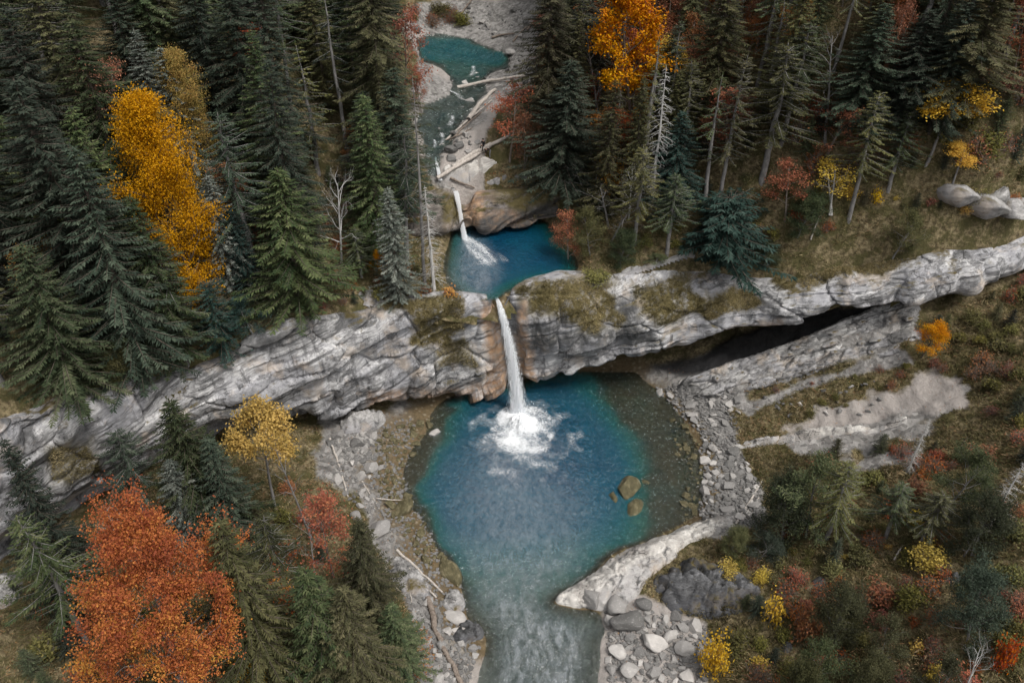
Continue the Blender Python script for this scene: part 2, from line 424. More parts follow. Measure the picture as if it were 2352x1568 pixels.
def rock_disp(G, dip, sd=0):
    a = math.radians(dip); s1 = G[..., 2]*math.cos(a)-G[..., 0]*math.sin(a)+G[..., 1]*.12; s2 = G[..., 0]*math.cos(a)+G[..., 2]*math.sin(a)
    wv = fbm(G*.06, 2, 5+sd)*2.0+fbm(G*.35, 2, 7+sd)*.18
    q = s1+wv
    big_l = layers(q, s2, 2.5, .030, 11+sd); mid_l = layers(q+.06*fbm(G*1.5, 2, 9+sd), s2, .85, .055, 13+sd); thin_l = layers(q+.05*fbm(G*2, 2, 9+sd), s2, .27, .10, 15+sd)
    wid, wgap = worley(np.stack([s2*.16, G[..., 1]*.16, q*.30], -1), 21+sd)
    calm = .08+1.1*sstep(-.02, .32, fbm(G*.09, 3, 45+sd))            # broad smooth faces beside broken ones
    return 1.05*big_l+(.62*mid_l+.20*thin_l)*calm+.5*wid-.42*np.exp(-wgap/.035)+.07*fbm(G*2.4, 3, 61+sd)
bulge = 1.1*fbm(G*.13, 3, 31)+.35*fbm(G*.5, 3, 41)
calm2 = np.interp(PX, [-150, 1000, 1450, 1650, 2700], [1, 1, .9, .6, .6])[:, None]
disp = (bulge+rock_disp(G, 15)*calm2)*taper
# the slot worn by the fall
tz = np.clip((LIP_TOP[2]-G[..., 2])/(LIP_TOP[2]-LIP_BOT[2]), -.1, 1.1)
scx = LIP_TOP[0]+(LIP_BOT[0]-LIP_TOP[0])*np.clip(tz, 0, 1)**.8+.15
sw = .95+.5*np.clip(tz, 0, 1)
slot = np.exp(-np.abs((G[..., 0]-scx)/sw)**3)*np.interp(vv, [0, 6, 14, 40], [.3, .6, 1, 1])[None, :]
disp = disp*(1-.8*slot)-1.5*slot
G = G+NRM*disp[..., None]
chan = np.exp(-((G[..., 0]-LIP_TOP[0])/.8)**4)*np.interp(vv, [0, 9, 20, 30], [1, 1, .4, 0])[None, :]
G[..., 2] -= .55*chan
# weathering masks, judged where each bit of rock sits
qx, qy = to_px(G)
def pmask(poly, soft=18, nz=22, s=3):
    d = sdist(qx, qy, poly)+nz*fbm(G*.5, 3, s)
    return sstep(-soft, soft, d)
ochre = np.clip(pmask([(1185, 700), (1205, 690), (1235, 880), (1330, 862), (1450, 832), (1460, 850), (1300, 888), (1200, 912), (1190, 860)], 10, 10)
        + pmask([(1108, 690), (1150, 690), (1172, 920), (1135, 925), (1120, 850)], 10, 12)
        + .8*pmask([(850, 905), (1000, 890), (1130, 880), (1130, 925), (950, 945), (850, 950)], 14, 16)
        + .6*pmask([(1580, 795), (1790, 735), (1800, 750), (1600, 815)], 9, 8), 0, 1)
stain = np.clip(pmask([(1190, 700), (1260, 760), (1420, 740), (1480, 780), (1330, 810), (1230, 800)], 25, 30, 8)
        + pmask([(1140, 690), (1160, 690), (1185, 900), (1168, 900)], 8, 6, 9)
        + .9*pmask([(1400, 690), (1440, 690), (1500, 780), (1440, 770)], 18, 20, 9)
        + .7*pmask([(500, 770), (760, 730), (800, 760), (560, 830)], 20, 25, 12)
        + .8*pmask([(920, 890), (1100, 850), (1120, 880), (930, 925)], 16, 25, 14)
        + .8*pmask([(560, 1000), (760, 960), (900, 930), (900, 960), (600, 1050)], 14, 20, 15), 0, 1)
moss = np.clip(pmask([(1180, 655), (1290, 636), (1400, 636), (1420, 730), (1370, 765), (1290, 725), (1215, 710)], 18, 26, 4)
        + pmask([(940, 715), (1060, 690), (1075, 760), (1010, 790), (950, 785)], 12, 22, 5)
        + pmask([(860, 690), (1060, 670), (1060, 705), (880, 715)], 10, 16, 5)
        + .8*pmask([(985, 800), (1070, 770), (1095, 840), (1020, 845)], 12, 22, 5)
        + pmask([(1440, 650), (1580, 640), (1640, 720), (1530, 745), (1470, 720)], 15, 25, 6)
        + pmask([(1560, 690), (1700, 660), (1760, 700), (1620, 735)], 12, 22, 6)
        + pmask([(1780, 640), (2000, 560), (2352, 470), (2352, 500), (2050, 612), (1800, 668)], 12, 24, 6)
        + .8*pmask([(100, 1020), (210, 1010), (230, 1080), (120, 1110)], 18, 24, 7), 0, 1)
nu, nv = G.shape[:2]
me = mk_mesh('cliff', G.reshape(-1, 3), grid_faces(nu, nv), {'ochre': ochre, 'stain': stain, 'moss': moss})
CLIFF_G, CLIFF_MOSS = G, moss
o = link('cliff', me, None, M['cliff']); tag(o, kind='structure')

# ---------------------------------------------------------------- gorge floor (lower ground) with the plunge pool basin
POOL1 = [(1190, 880), (1290, 848), (1380, 832), (1450, 842), (1505, 890), (1555, 940), (1590, 1000), (1612, 1060), (1620, 1130), (1605, 1180),
         (1560, 1210), (1480, 1240), (1400, 1275), (1340, 1330), (1290, 1365), (1262, 1384), (1310, 1394), (1385, 1400), (1392, 1440), (1380, 1480), (1386, 1520), (1372, 1560), (1378, 1600),
         (1370, 1900), (1080, 1900), (1085, 1620), (1105, 1530), (1120, 1460), (1075, 1420), (1065, 1345), (1035, 1300), (1000, 1255), (968, 1190),
         (935, 1150), (918, 1100), (940, 1045), (985, 985), (1000, 925), (1100, 888)]
P1W = smooth_poly(at_z([p[0] for p in POOL1], [p[1] for p in POOL1], 0.0)[:, :2], 2)
LOWPTS = [(1640, 1000, 1.0), (1740, 1130, 1.0), (1750, 1200, 1.7), (1560, 900, 1.0), (1640, 880, 2.6), (1600, 930, 1.2), (1680, 1060, .8),
  (1700, 850, 4.0), (1860, 790, 6.5), (1970, 735, 9.5), (2050, 712, 12.0), (1720, 885, 3.2), (1850, 850, 4.8), (2080, 803, 8.2),
  (1900, 900, 4.8), (1800, 950, 3.0), (2200, 880, 9.0), (2270, 850, 10.5), (2100, 1000, 6.2), (1900, 1000, 3.6), (1760, 1040, 1.6), (2350, 800, 13.0),
  (2350, 950, 12.2), (2350, 1100, 12.0), (2200, 1100, 8.8), (2000, 1100, 5.3), (1850, 1130, 3.2), (1800, 1200, 3.2), (1900, 1230, 5.0),
  (1640, 1285, 3.3), (1800, 1265, 5.2), (2000, 1235, 7.2), (2150, 1220, 9.2), (2350, 1250, 13.0), (1560, 1310, 3.2),
  (1480, 1410, .7), (1560, 1445, .8), (1640, 1460, 1.0), (1640, 1568, .9), (1700, 1440, 2.2), (1720, 1520, 2.2), (1900, 1400, 4.6), (1900, 1540, 4.2), (2100, 1400, 7.5), (2100, 1540, 6.8),
  (2350, 1400, 11.2), (2350, 1550, 11.0), (1450, 1500, .5), (1450, 1580, .5),
  (790, 1000, 1.9), (760, 1060, 2.0), (850, 1100, .8), (880, 1200, .9), (910, 1300, 1.0), (970, 1400, 1.0), (1010, 1500, .8), (1040, 1570, .5),
  (700, 1200, 3.0), (600, 1150, 3.5), (500, 1200, 4.0), (300, 1250, 4.0), (100, 1350, 4.3), (700, 1350, 2.6), (800, 1450, 2.2), (880, 1520, 1.8),
  (600, 1500, 3.4), (400, 1450, 4.0), (200, 1550, 4.8), (0, 1500, 5.0), (950, 1000, .5), (880, 1020, .9)]
lp = [tuple(at_z(*p)) for p in LOWPTS]
for i in range(10, len(PX), 39):
    lp.append((grd[i, 0], grd[i, 1], grd[i, 2])); lp.append((grd[i, 0], grd[i, 1]+8, grd[i, 2]+(.6 if 1550 < PX[i] < 2050 else .2)))
lp += [(-40, 18, 8), (-15, 20, 3), (-5, 14, 1.0), (10, 14, 1.0), (20, 18, 5), (45, 16, 16), (60, 40, 22), (62, 60, 20), (-60, 30, 9)]
tps_low = TPS(lp)
LOW = HF(-56, 66, 17, 82, .25)
dW = sdist(LOW.X, LOW.Y, P1W)+.45*fbm(xy3(LOW.X, LOW.Y, .5), 3, 69)                       # + inside the water
DEPPTS = [(1250, 1030, 5.2), (1150, 1090, 5.0), (1350, 1090, 5.0), (1440, 1090, 2.4), (1470, 1180, 1.6), (1500, 1080, .8), (1540, 1100, .45), (1585, 1100, .3), (1585, 1160, .35), (1520, 1180, .6), (1000, 1100, 3.4),
  (960, 1100, 1.3), (935, 1100, .4), (1050, 1200, 4.2), (1010, 1230, 1.4), (1070, 1310, 1.2), (1200, 1230, 2.4), (1200, 1330, .9), (1200, 1440, .55), (1250, 1560, .45), (1150, 1560, .35), (1330, 1480, .3), (1330, 1300, 1.3), (1420, 1230, 1.8),
  (1300, 940, 4.2), (1400, 900, .8), (1400, 930, 1.1), (1490, 920, .4), (1480, 1000, .9), (1540, 1020, .6), (1430, 980, 1.8), (1060, 960, 1.5), (1040, 1010, 1.5), (1090, 1000, 4.0), (1190, 930, 4.5), (1240, 1800, .5), (1100, 930, 3.0)]
tps_dep = TPS([tuple(at_z(p[0], p[1], 0.0)[:2])+(p[2],) for p in DEPPTS])
land = tps_low(LOW.X, LOW.Y)
nb = fbm(xy3(LOW.X, LOW.Y, .22), 4, 71)*.7+((.5-np.abs(fbm(xy3(LOW.X, LOW.Y, .35), 3, 79)))*1.0-.35)*sstep(1.5, 3.5, land)+fbm(xy3(LOW.X, LOW.Y, .9), 3, 73)*.22
dl = np.clip(-dW, 0, None)
landz = np.maximum(land, .12)*(1-np.exp(-dl/1.6))+nb*sstep(.5, 5, dl)+.05*np.minimum(dl, 2)
dep = np.clip(tps_dep(LOW.X, LOW.Y), .25, 5.5); din = np.clip(dW, 0, None)
_ax, _ay = at_z([1385, 1500, 1570, 1640, 1640, 1550, 1505, 1490, 1465, 1420, 1375], [835, 850, 930, 1060, 1190, 1225, 1180, 1090, 1010, 955, 905], 0.0)[:, 0], at_z([1385, 1500, 1570, 1640, 1640, 1550, 1505, 1490, 1465, 1420, 1375], [835, 850, 930, 1060, 1190, 1225, 1180, 1090, 1010, 955, 905], 0.0)[:, 1]
_lx, _ly = at_z([990, 1050, 1030, 985, 965, 985, 1000, 930, 900, 960], [915, 940, 1000, 1060, 1120, 1180, 1230, 1200, 1080, 980], 0.0)[:, 0], at_z([990, 1050, 1030, 985, 965, 985, 1000, 930, 900, 960], [915, 940, 1000, 1060, 1120, 1180, 1230, 1200, 1080, 980], 0.0)[:, 1]
shelf = np.maximum(sstep(-3.2, 1.6, sdist(LOW.X, LOW.Y, np.stack([_ax, _ay], -1))+1.3*fbm(xy3(LOW.X, LOW.Y, .3), 3, 87)), sstep(-1.2, 1.0, sdist(LOW.X, LOW.Y, np.stack([_lx, _ly], -1))+1.0*fbm(xy3(LOW.X, LOW.Y, .3), 3, 88)))
dep = dep*(1-shelf)+np.minimum(dep, .28+.25*fbm(xy3(LOW.X, LOW.Y, .5), 2, 89))*shelf
bedz = -np.minimum(dep, .25+din*1.6)*(1-np.exp(-din/.7))+.10*fbm(xy3(LOW.X, LOW.Y, 1.1), 3, 77)*sstep(0, 1, din)
LOW.Z = np.where(dW > 0, bedz, landz)
qx, qy = to_px(np.stack([LOW.X, LOW.Y, LOW.Z], -1))
def lmask(poly, soft=20, nz=25, s=3, H=LOW):
    d = sdist(qx, qy, poly)+nz*fbm(xy3(H.X, H.Y, .4), 3, s)
    return sstep(-soft, soft, d)
gravel = np.clip(lmask([(1440, 850), (1620, 830), (2060, 700), (2130, 770), (1850, 860), (1660, 920), (1690, 1010), (1740, 1110), (1770, 1200), (1640, 1240), (1560, 1200), (1560, 930)], 18, 22)
   + lmask([(1690, 930), (2080, 800), (2100, 830), (1850, 890), (1720, 960)], 12, 10) + .95*lmask([(1780, 1010), (1900, 960), (2200, 850), (2225, 900), (2205, 950), (2090, 1020), (1990, 1050), (1850, 1010)], 22, 60, 5)
   + lmask([(740, 960), (880, 940), (1010, 930), (1000, 1000), (930, 1060), (960, 1200), (1060, 1330), (1110, 1440), (1090, 1620), (920, 1620), (960, 1450), (880, 1300), (820, 1160), (700, 1080)], 25, 35), 0, 1)
sand = np.clip(lmask([(1380, 1380), (1480, 1370), (1620, 1430), (1640, 1640), (1340, 1640), (1370, 1450)], 15, 12) + .9*lmask([(1800, 985), (2080, 870), (2210, 850), (2222, 905), (2200, 945), (2080, 955), (1880, 1000)], 22, 55, 6)
   + .9*lmask([(1085, 1500), (1110, 1480), (1140, 1640), (1060, 1640)], 12, 14), 0, 1)
cave_black = lmask([(1480, 845), (1600, 815), (1700, 765), (1900, 705), (2060, 700), (1985, 735), (1862, 790), (1686, 856), (1560, 862)], 8, 8, 19)  # near-black ground colour inside the cave mouth
pale_bed = sstep(1270, 1420, qy+25*fbm(xy3(LOW.X, LOW.Y, .3), 3, 81))
wet = np.clip(sstep(-2.2, .5, dW+1.4*fbm(xy3(LOW.X, LOW.Y, .35), 3, 83))*(1-sand), 0, 1)*(1-pale_bed*sstep(-.2, 1.5, dW))
leftb = lmask([(860, 960), (1010, 920), (1010, 1000), (1000, 1250), (1120, 1440), (1110, 1500), (1040, 1470), (960, 1330), (880, 1200), (850, 1060)], 22, 40, 37)*(1-(dW > 0))
rightb = lmask([(1540, 930), (1600, 950), (1650, 1040), (1660, 1120), (1640, 1190), (1560, 1215), (1560, 1000)], 16, 26, 39)*(1-(dW > 0))
wet = np.clip(np.where(LOW.Z > .9, wet*.3, wet)+.9*np.maximum(leftb, rightb), 0, 1)
wet = np.where(dW > 0, np.maximum(wet, .2*pale_bed), wet)
gravel = np.where(dW > 0, np.maximum(gravel, pale_bed*.9), gravel)
gravel_mask_low = np.maximum(gravel, sand)
keep = (LOW.Y < y_base(LOW.X)+np.interp(LOW.X, BASEX, rec)+2.5)
F = grid_faces(*LOW.X.shape); kf = keep.ravel()[F].all(1)
V, F, A = compact(np.stack([LOW.X, LOW.Y, LOW.Z], -1).reshape(-1, 3), F[kf], {'gravel': gravel.ravel(), 'sand': sand.ravel(), 'wet': wet.ravel(), 'cave_black': cave_black.ravel()})
o = link('gorge_floor', mk_mesh('gorge_floor', V, F, A), None, M['ground']); tag(o, kind='structure')

# plunge pool and outflow
wm = dW > -1.6
F = grid_faces(*LOW.X.shape); kf = wm.ravel()[F].all(1) & (LOW.Y.ravel()[F] < 76).all(1)
FALL_XY = at_z(1192, 945, 0.0)
rr = np.hypot(LOW.X-FALL_XY[0], LOW.Y-FALL_XY[1])
silt_sheen = np.clip(sstep(1240, 1480, qy+30*fbm(xy3(LOW.X, LOW.Y, .25), 3, 91))*.6*sstep(.2, 2.5, dW) + .24*sstep(-110, 110, sdist(qx, qy, np.array([(1110, 1090), (1180, 1080), (1260, 1160), (1330, 1260), (1270, 1400), (1130, 1400), (1060, 1260), (1075, 1150)], float))+45*fbm(xy3(LOW.X, LOW.Y, .22), 4, 93)), 0, .7)  # grey outflow silt, plus a sky reflection painted into the mid-pool colour
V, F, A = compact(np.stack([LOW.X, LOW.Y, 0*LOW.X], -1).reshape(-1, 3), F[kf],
    {'depth': np.clip(-LOW.Z, 0, 9).ravel(), 'silt_sheen': silt_sheen.ravel(), 'chop': (np.clip(1.25-rr/40, .6, 1.1)*(1-.15*sstep(1330, 1450, qy))).ravel()})
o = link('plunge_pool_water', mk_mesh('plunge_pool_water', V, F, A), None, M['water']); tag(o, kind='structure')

# ---------------------------------------------------------------- upper ground: terrace above the cliff, basin of the upper pool, stream bed and the valley sides
POOL2 = [(1085, 690), (1128, 692), (1142, 690), (1152, 686), (1172, 668), (1230, 646), (1290, 640), (1330, 625), (1325, 590), (1290, 556), (1275, 520), (1230, 495), (1100, 500), (1040, 520), (1028, 570), (1020, 640), (1055, 675)]
P2W = smooth_poly(at_z([p[0] for p in POOL2], [p[1] for p in POOL2], POOL2_Z)[:, :2], 1)
UPPTS_Z = [(650, 690, 18), (850, 655, 16.4), (980, 640, 15.2), (985, 560, 15.2), (850, 545, 17.5), (700, 540, 20.5), (500, 620, 20.5), (1330, 575, 15.6), (1380, 580, 15.8), (1450, 560, 16.6), (1550, 560, 17.2), (1345, 620, 15.2),
  (1600, 520, 19), (1500, 470, 19.5), (1500, 400, 22.5), (1420, 350, 21.5), (1500, 300, 26), (1750, 420, 23), (1900, 400, 24.5), (1975, 500, 20.5), (2060, 430, 23.5), (2350, 400, 26.5), (1900, 200, 32), (2200, 200, 33), (1650, 300, 26.5),
  (1600, 150, 30), (1500, 100, 31), (1350, 250, 23.8), (1300, 100, 26.5), (1250, 100, 24.8), (1900, 0, 39), (2350, 150, 36), (2300, 0, 42), (1500, 0, 36), (1300, 0, 31.5), (1200, 180, 23), (1180, 250, 23.2), (1160, 330, 22.3), (1200, 370, 21.6), (1260, 400, 20.4),
  (1020, 388, 20.6), (1000, 400, 20.4), (1050, 300, 21.4), (1010, 280, 21.5), (1080, 200, 22.2), (1050, 120, 22.7), (1050, 85, 23), (1150, 130, 23.0), (1000, 50, 25), (1150, 0, 28.2), (1080, 30, 25.5), (1080, 360, 21.2), (1080, 400, 20.2), (1130, 420, 19.6), (1190, 425, 19.0),
  (940, 300, 22.5), (950, 220, 23.2), (940, 140, 24), (940, 60, 26), (870, 392, 20.8), (940, 420, 19.6), (850, 200, 25.5), (700, 400, 24), (600, 200, 31), (400, 300, 28), (200, 300, 29.5), (100, 100, 37.5), (500, 0, 38.5), (800, 0, 33), (800, 200, 26), (1010, 440, 18.8), (1060, 452, 17.7)]
up = [tuple(at_z(*p)) for p in UPPTS_Z]
for i in range(0, len(PX), 24): up.append((rim[i, 0], rim[i, 1], rim[i, 2]+.05))
up += [(-110, 175, 95), (-60, 175, 72), (-20, 175, 55), (0, 175, 48), (30, 175, 55), (60, 175, 72), (115, 175, 100), (-110, 110, 62), (-100, 70, 45), (-75, 50, 28), (115, 110, 72), (105, 85, 45), (-60, 110, 45), (70, 120, 57), (-30, 140, 40), (35, 140, 44), (-5, 155, 38)]
# upper cliff  px  rim(py,D)  base(py,z)
UC = [(760, (500, 82.5), (548, 14.8)), (820, (487, 85), (545, 14)), (900, (480, 85.5), (548, 14)), (980, (442, 85.6), (548, 14)), (1030, (432, 85.8), (545, 14)), (1060, (452, 86), (540, 14)), (1100, (440, 86.5), (535, 14)), (1180, (438, 87.5), (527, 14)),
      (1260, (430, 88.5), (517, 14)), (1330, (425, 89.3), (500, 14.3)), (1400, (402, 90), (474, 15.8)), (1460, (385, 90), (452, 17.2)), (1540, (370, 90), (440, 18.2))]
for c in UC: up.append(tuple(at_d(c[0], c[1][0], c[1][1])))
for c in UC: p = at_z(c[0], *c[2]); up.append((p[0], p[1]-2.5, max(14.6, p[2]-.2) if c[0] < 1000 or c[0] > 1320 else 13.5))
tps_up = TPS(up, .03)
UP = HF(-118, 118, 38, 186, .45)
land = tps_up(UP.X, UP.Y)
UCX = np.arange(760, 1541, 2.0); ucp = [c[0] for c in UC]
def ui(v, k=8): return smooth1(np.interp(UCX, ucp, v), k)
urim = at_d(UCX, ui([c[1][0] for c in UC]), ui([c[1][1] for c in UC])); ubase = at_z(UCX, ui([c[2][0] for c in UC]), ui([c[2][1] for c in UC]))
dW2 = sdist(UP.X, UP.Y, P2W); dl = np.clip(-dW2, 0, None); din = np.clip(dW2, 0, None)
nb = (fbm(xy3(UP.X, UP.Y, .16), 4, 101)*1.2+(.5-np.abs(fbm(xy3(UP.X, UP.Y, .33), 3, 105)))*.9-.3+fbm(xy3(UP.X, UP.Y, .7), 3, 103)*.3)
qx, qy = to_px(np.stack([UP.X, UP.Y, land], -1))
def umask(poly, soft=12, nz=8, s=3): return lmask(poly, soft, nz, s, UP)
STREAM = [(960, 85), (1000, 80), (1060, 92), (1120, 108), (1165, 128), (1165, 150), (1120, 165), (1110, 190), (1120, 215), (1080, 250), (1050, 290), (1040, 330), (1010, 350), (1003, 395), (985, 400), (975, 330), (955, 285), (975, 245), (1030, 222), (1045, 190), (1020, 155), (965, 140)]
stream = umask(STREAM, 9, 7, 7)*(UP.Y > 86)
valley = umask([(900, 30), (1000, 0), (1240, -60), (1330, -40), (1300, 60), (1240, 120), (1225, 200), (1150, 240), (1110, 330), (1120, 395), (1060, 430), (985, 420), (955, 330), (930, 240), (960, 150), (930, 80)], 14, 14, 9)*(UP.Y > 85)
landz = POOL2_Z+(land-POOL2_Z)*(1-np.exp(-dl/1.2)*(land > 14))+nb*sstep(.5, 6, dl)*(1-.75*valley)*sstep(0, 5, UP.Y-y_rim(UP.X)+1)
landz = landz+valley*(.35*fbm(xy3(UP.X, UP.Y, .5), 3, 47)+.22*np.abs(fbm(xy3(UP.X, UP.Y, 1.1), 2, 49)))*sstep(86, 90, UP.Y)
STREAM_Z = landz.copy()
landz = landz-.55*stream-.5*umask([(965, 88), (1060, 95), (1160, 125), (1150, 148), (1060, 140), (970, 135)], 8, 4, 7)
dp2 = np.clip(.3+din*.9, 0, 4.2)
nearlip = np.exp(-(np.hypot(UP.X-LIP_TOP[0], UP.Y-LIP_TOP[1]-1)/3.5)**2)
bed2 = POOL2_Z-dp2*(1-np.exp(-din/.6))*(1-.75*nearlip)-.05
UP.Z = np.where(dW2 > 0, bed2, landz)
leaf = umask([(1120, 385), (1230, 370), (1250, 400), (1200, 430), (1060, 430)], 10, 8, 5)
front = UP.Y-y_rim(UP.X)
UP_DRAW = UP.Z-np.clip(.9-front, 0, 4)*.9*sstep(.9, -.2, front)*(1-.9*((dW2 > 0) & (front > .15)))
keep = front > -1.6
# cut the sheet where the upper rock wall stands
ub_y = np.interp(UP.X, ubase[:, 0], ubase[:, 1], left=1e3, right=1e3); ur_y = np.interp(UP.X, urim[:, 0], urim[:, 1], left=1e3, right=1e3)
F = grid_faces(*UP.X.shape); kf = keep.ravel()[F].all(1)
V, F, A = compact(np.stack([UP.X, UP.Y, UP_DRAW], -1).reshape(-1, 3), F[kf], {'cave_black': 0*valley.ravel(), 'gravel': np.clip(valley*.85, 0, 1).ravel(), 'sand': (valley*sstep(.5, .72, .5+.5*fbm(xy3(UP.X, UP.Y, .12), 3, 13))*(1-stream)).ravel(), 'wet': np.clip(sstep(-.6, .4, dW2)*.9+stream*.25, 0, 1).ravel()})
o = link('hillside', mk_mesh('hillside', V, F, A), None, M['ground']); tag(o, kind='structure')
# upper pool water
x_ = np.arange(P2W[:, 0].min()-2, P2W[:, 0].max()+2, .3); y_ = np.arange(P2W[:, 1].min()-1, P2W[:, 1].max()+2, .3)
X2, Y2 = np.meshgrid(x_, y_, indexing='ij'); d2 = sdist(X2, Y2, P2W)
F = grid_faces(*X2.shape); kf = ((d2 > -1.5) & (Y2 > np.minimum(y_rim(X2)+.1, 90)) | (d2 > 0)).ravel()[F].all(1)
px2, py2 = to_px(np.stack([X2, Y2, 0*X2+POOL2_Z], -1))
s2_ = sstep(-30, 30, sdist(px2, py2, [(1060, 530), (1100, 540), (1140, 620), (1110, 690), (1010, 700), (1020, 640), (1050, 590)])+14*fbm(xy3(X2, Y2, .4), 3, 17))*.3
V, F, A = compact(np.stack([X2, Y2, 0*X2+POOL2_Z], -1).reshape(-1, 3), F[kf], {'depth': np.clip(.1+np.clip(d2, 0, 9)*1.3, 0, 6).ravel(), 'silt_sheen': s2_.ravel(), 'chop': (.35+.6*s2_).ravel()})
o = link('upper_pool_water', mk_mesh('upper_pool_water', V, F, A), None, M['water']); tag(o, kind='structure')
# mountain stream
sm = stream > .04
F = grid_faces(*UP.X.shape); kf = sm.ravel()[F].all(1)
SZ = STREAM_Z-.12
SH = HF(-118, 118, 38, 186, .45); SH.Z = SZ
V, F, A = compact(np.stack([UP.X, UP.Y, SZ], -1).reshape(-1, 3), F[kf], {'depth': (np.clip(SZ-UP.Z, 0, 3)*(1.9-.9*sstep(150, 210, qy))).ravel(), 'silt_sheen': (.35*sstep(150, 300, qy)*sstep(.45, .62, .5+.5*fbm(xy3(UP.X, UP.Y, .8), 4, 43))).ravel(), 'chop': (UP.X*0+.9).ravel()})
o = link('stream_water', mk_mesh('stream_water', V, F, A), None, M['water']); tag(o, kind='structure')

# upper rock wall behind the upper pool
ulip = ubase.copy(); ulip[:, 1] -= .9; ulip[:, 2] = ubase[:, 2]+1.1+.5*np.sin(UCX*.02)
umid = urim*.5+ubase*.5; umid[:, 1] -= 1.3
uund = ubase.copy(); uund[:, 1] += 1.6; uund[:, 2] += .2
ubot = ubase.copy(); ubot[:, 1] += 1.8; ubot[:, 2] -= 3
uback = urim.copy(); uback[:, 1] += 4; uback[:, 2] -= 1.6
rows = catmull(np.array([uback, urim, umid, ulip, uund, ubot]), [6, 14, 16, 8, 8])
G = np.transpose(rows, (1, 0, 2)).copy(); N_ = grid_normals(G)
if N_[:, 15:30, 1].mean() > 0: N_ = -N_
vv = np.arange(G.shape[1]); taper = np.interp(vv, [0, 5, 10, 20, 50], [0, .3, .8, 1, .6])[None, :]
s1 = G[..., 2]*.96-G[..., 0]*.27; s2 = G[..., 0]
SQ = np.stack([s2*.10, G[..., 1]*.1, (s1+fbm(G*.15, 3, 5)*1.2)*.85], -1)
disp = (.9*fbm(G*.22, 3, 213)+1.1*rock_disp(G, 18, 200))*taper
UCH = at_d(1064, 460, 86); UCB = at_z(1082, 540, 14)
tz = np.clip((UCH[2]-G[..., 2])/(UCH[2]-UCB[2]), 0, 1); slot = np.exp(-np.abs((G[..., 0]-(UCH[0]+(UCB[0]-UCH[0])*tz))/.9)**3)
disp = disp*(1-.7*slot)-1.3*slot*np.interp(vv, [0, 5, 12], [.3, .8, 1])[None, :]
G = G+N_*disp[..., None]
G[..., 2] -= .9*np.exp(-((G[..., 0]-UCH[0])/1.0)**4)*np.interp(vv, [0, 6, 14, 22], [1, 1, .5, 0])[None, :]
qx, qy = to_px(G)
och = np.clip(sstep(-10, 10, sdist(qx, qy, [(1070, 430), (1110, 410), (1110, 500), (1090, 520), (1070, 500)])+6*fbm(G, 2, 3)) + .7*sstep(-10, 10, sdist(qx, qy, [(1110, 480), (1290, 500), (1290, 530), (1130, 540)])+8*fbm(G, 2, 4)), 0, 1)
stn = np.clip(sstep(-12, 12, sdist(qx, qy, [(1100, 500), (1300, 455), (1480, 400), (1480, 470), (1300, 525), (1130, 545)])+16*fbm(G*.6, 3, 5))*.85, 0, 1)
mss = np.clip(sstep(-12, 12, sdist(qx, qy, [(1010, 440), (1060, 440), (1062, 500), (1020, 520)])+10*fbm(G*.8, 3, 6))+sstep(-12, 12, sdist(qx, qy, [(1130, 420), (1260, 410), (1330, 430), (1200, 490), (1140, 460)])+14*fbm(G*.8, 3, 6)), 0, 1)
o = link('upper_cliff', mk_mesh('upper_cliff', G.reshape(-1, 3), grid_faces(*G.shape[:2]), {'ochre': och, 'stain': stn, 'moss': mss}), None, M['brown_rock']); tag(o, kind='structure')
UCL_G = G

# ---------------------------------------------------------------- sight-line hits on the ground
_Ds = np.arange(18, 185, .2)
def hit(px, py, which='U', slack=1.0):
    H = UP if which == 'U' else LOW
    P = at_d(px, py, _Ds); z = H(P[:, 0], P[:, 1])
    ok = (P[:, 1] > y_rim(P[:, 0])) if which == 'U' else (P[:, 1] < y_base(P[:, 0])+slack)
    inside = (P[:, 0] > H.xs[0]+1) & (P[:, 0] < H.xs[-1]-1) & (P[:, 1] > H.ys[0]) & (P[:, 1] < H.ys[-1])
    k = np.where(ok & inside & (P[:, 2] <= z))[0]
    if not len(k): return None
    q = P[k[0]]; return np.array([q[0], q[1], float(H(q[0], q[1]))])

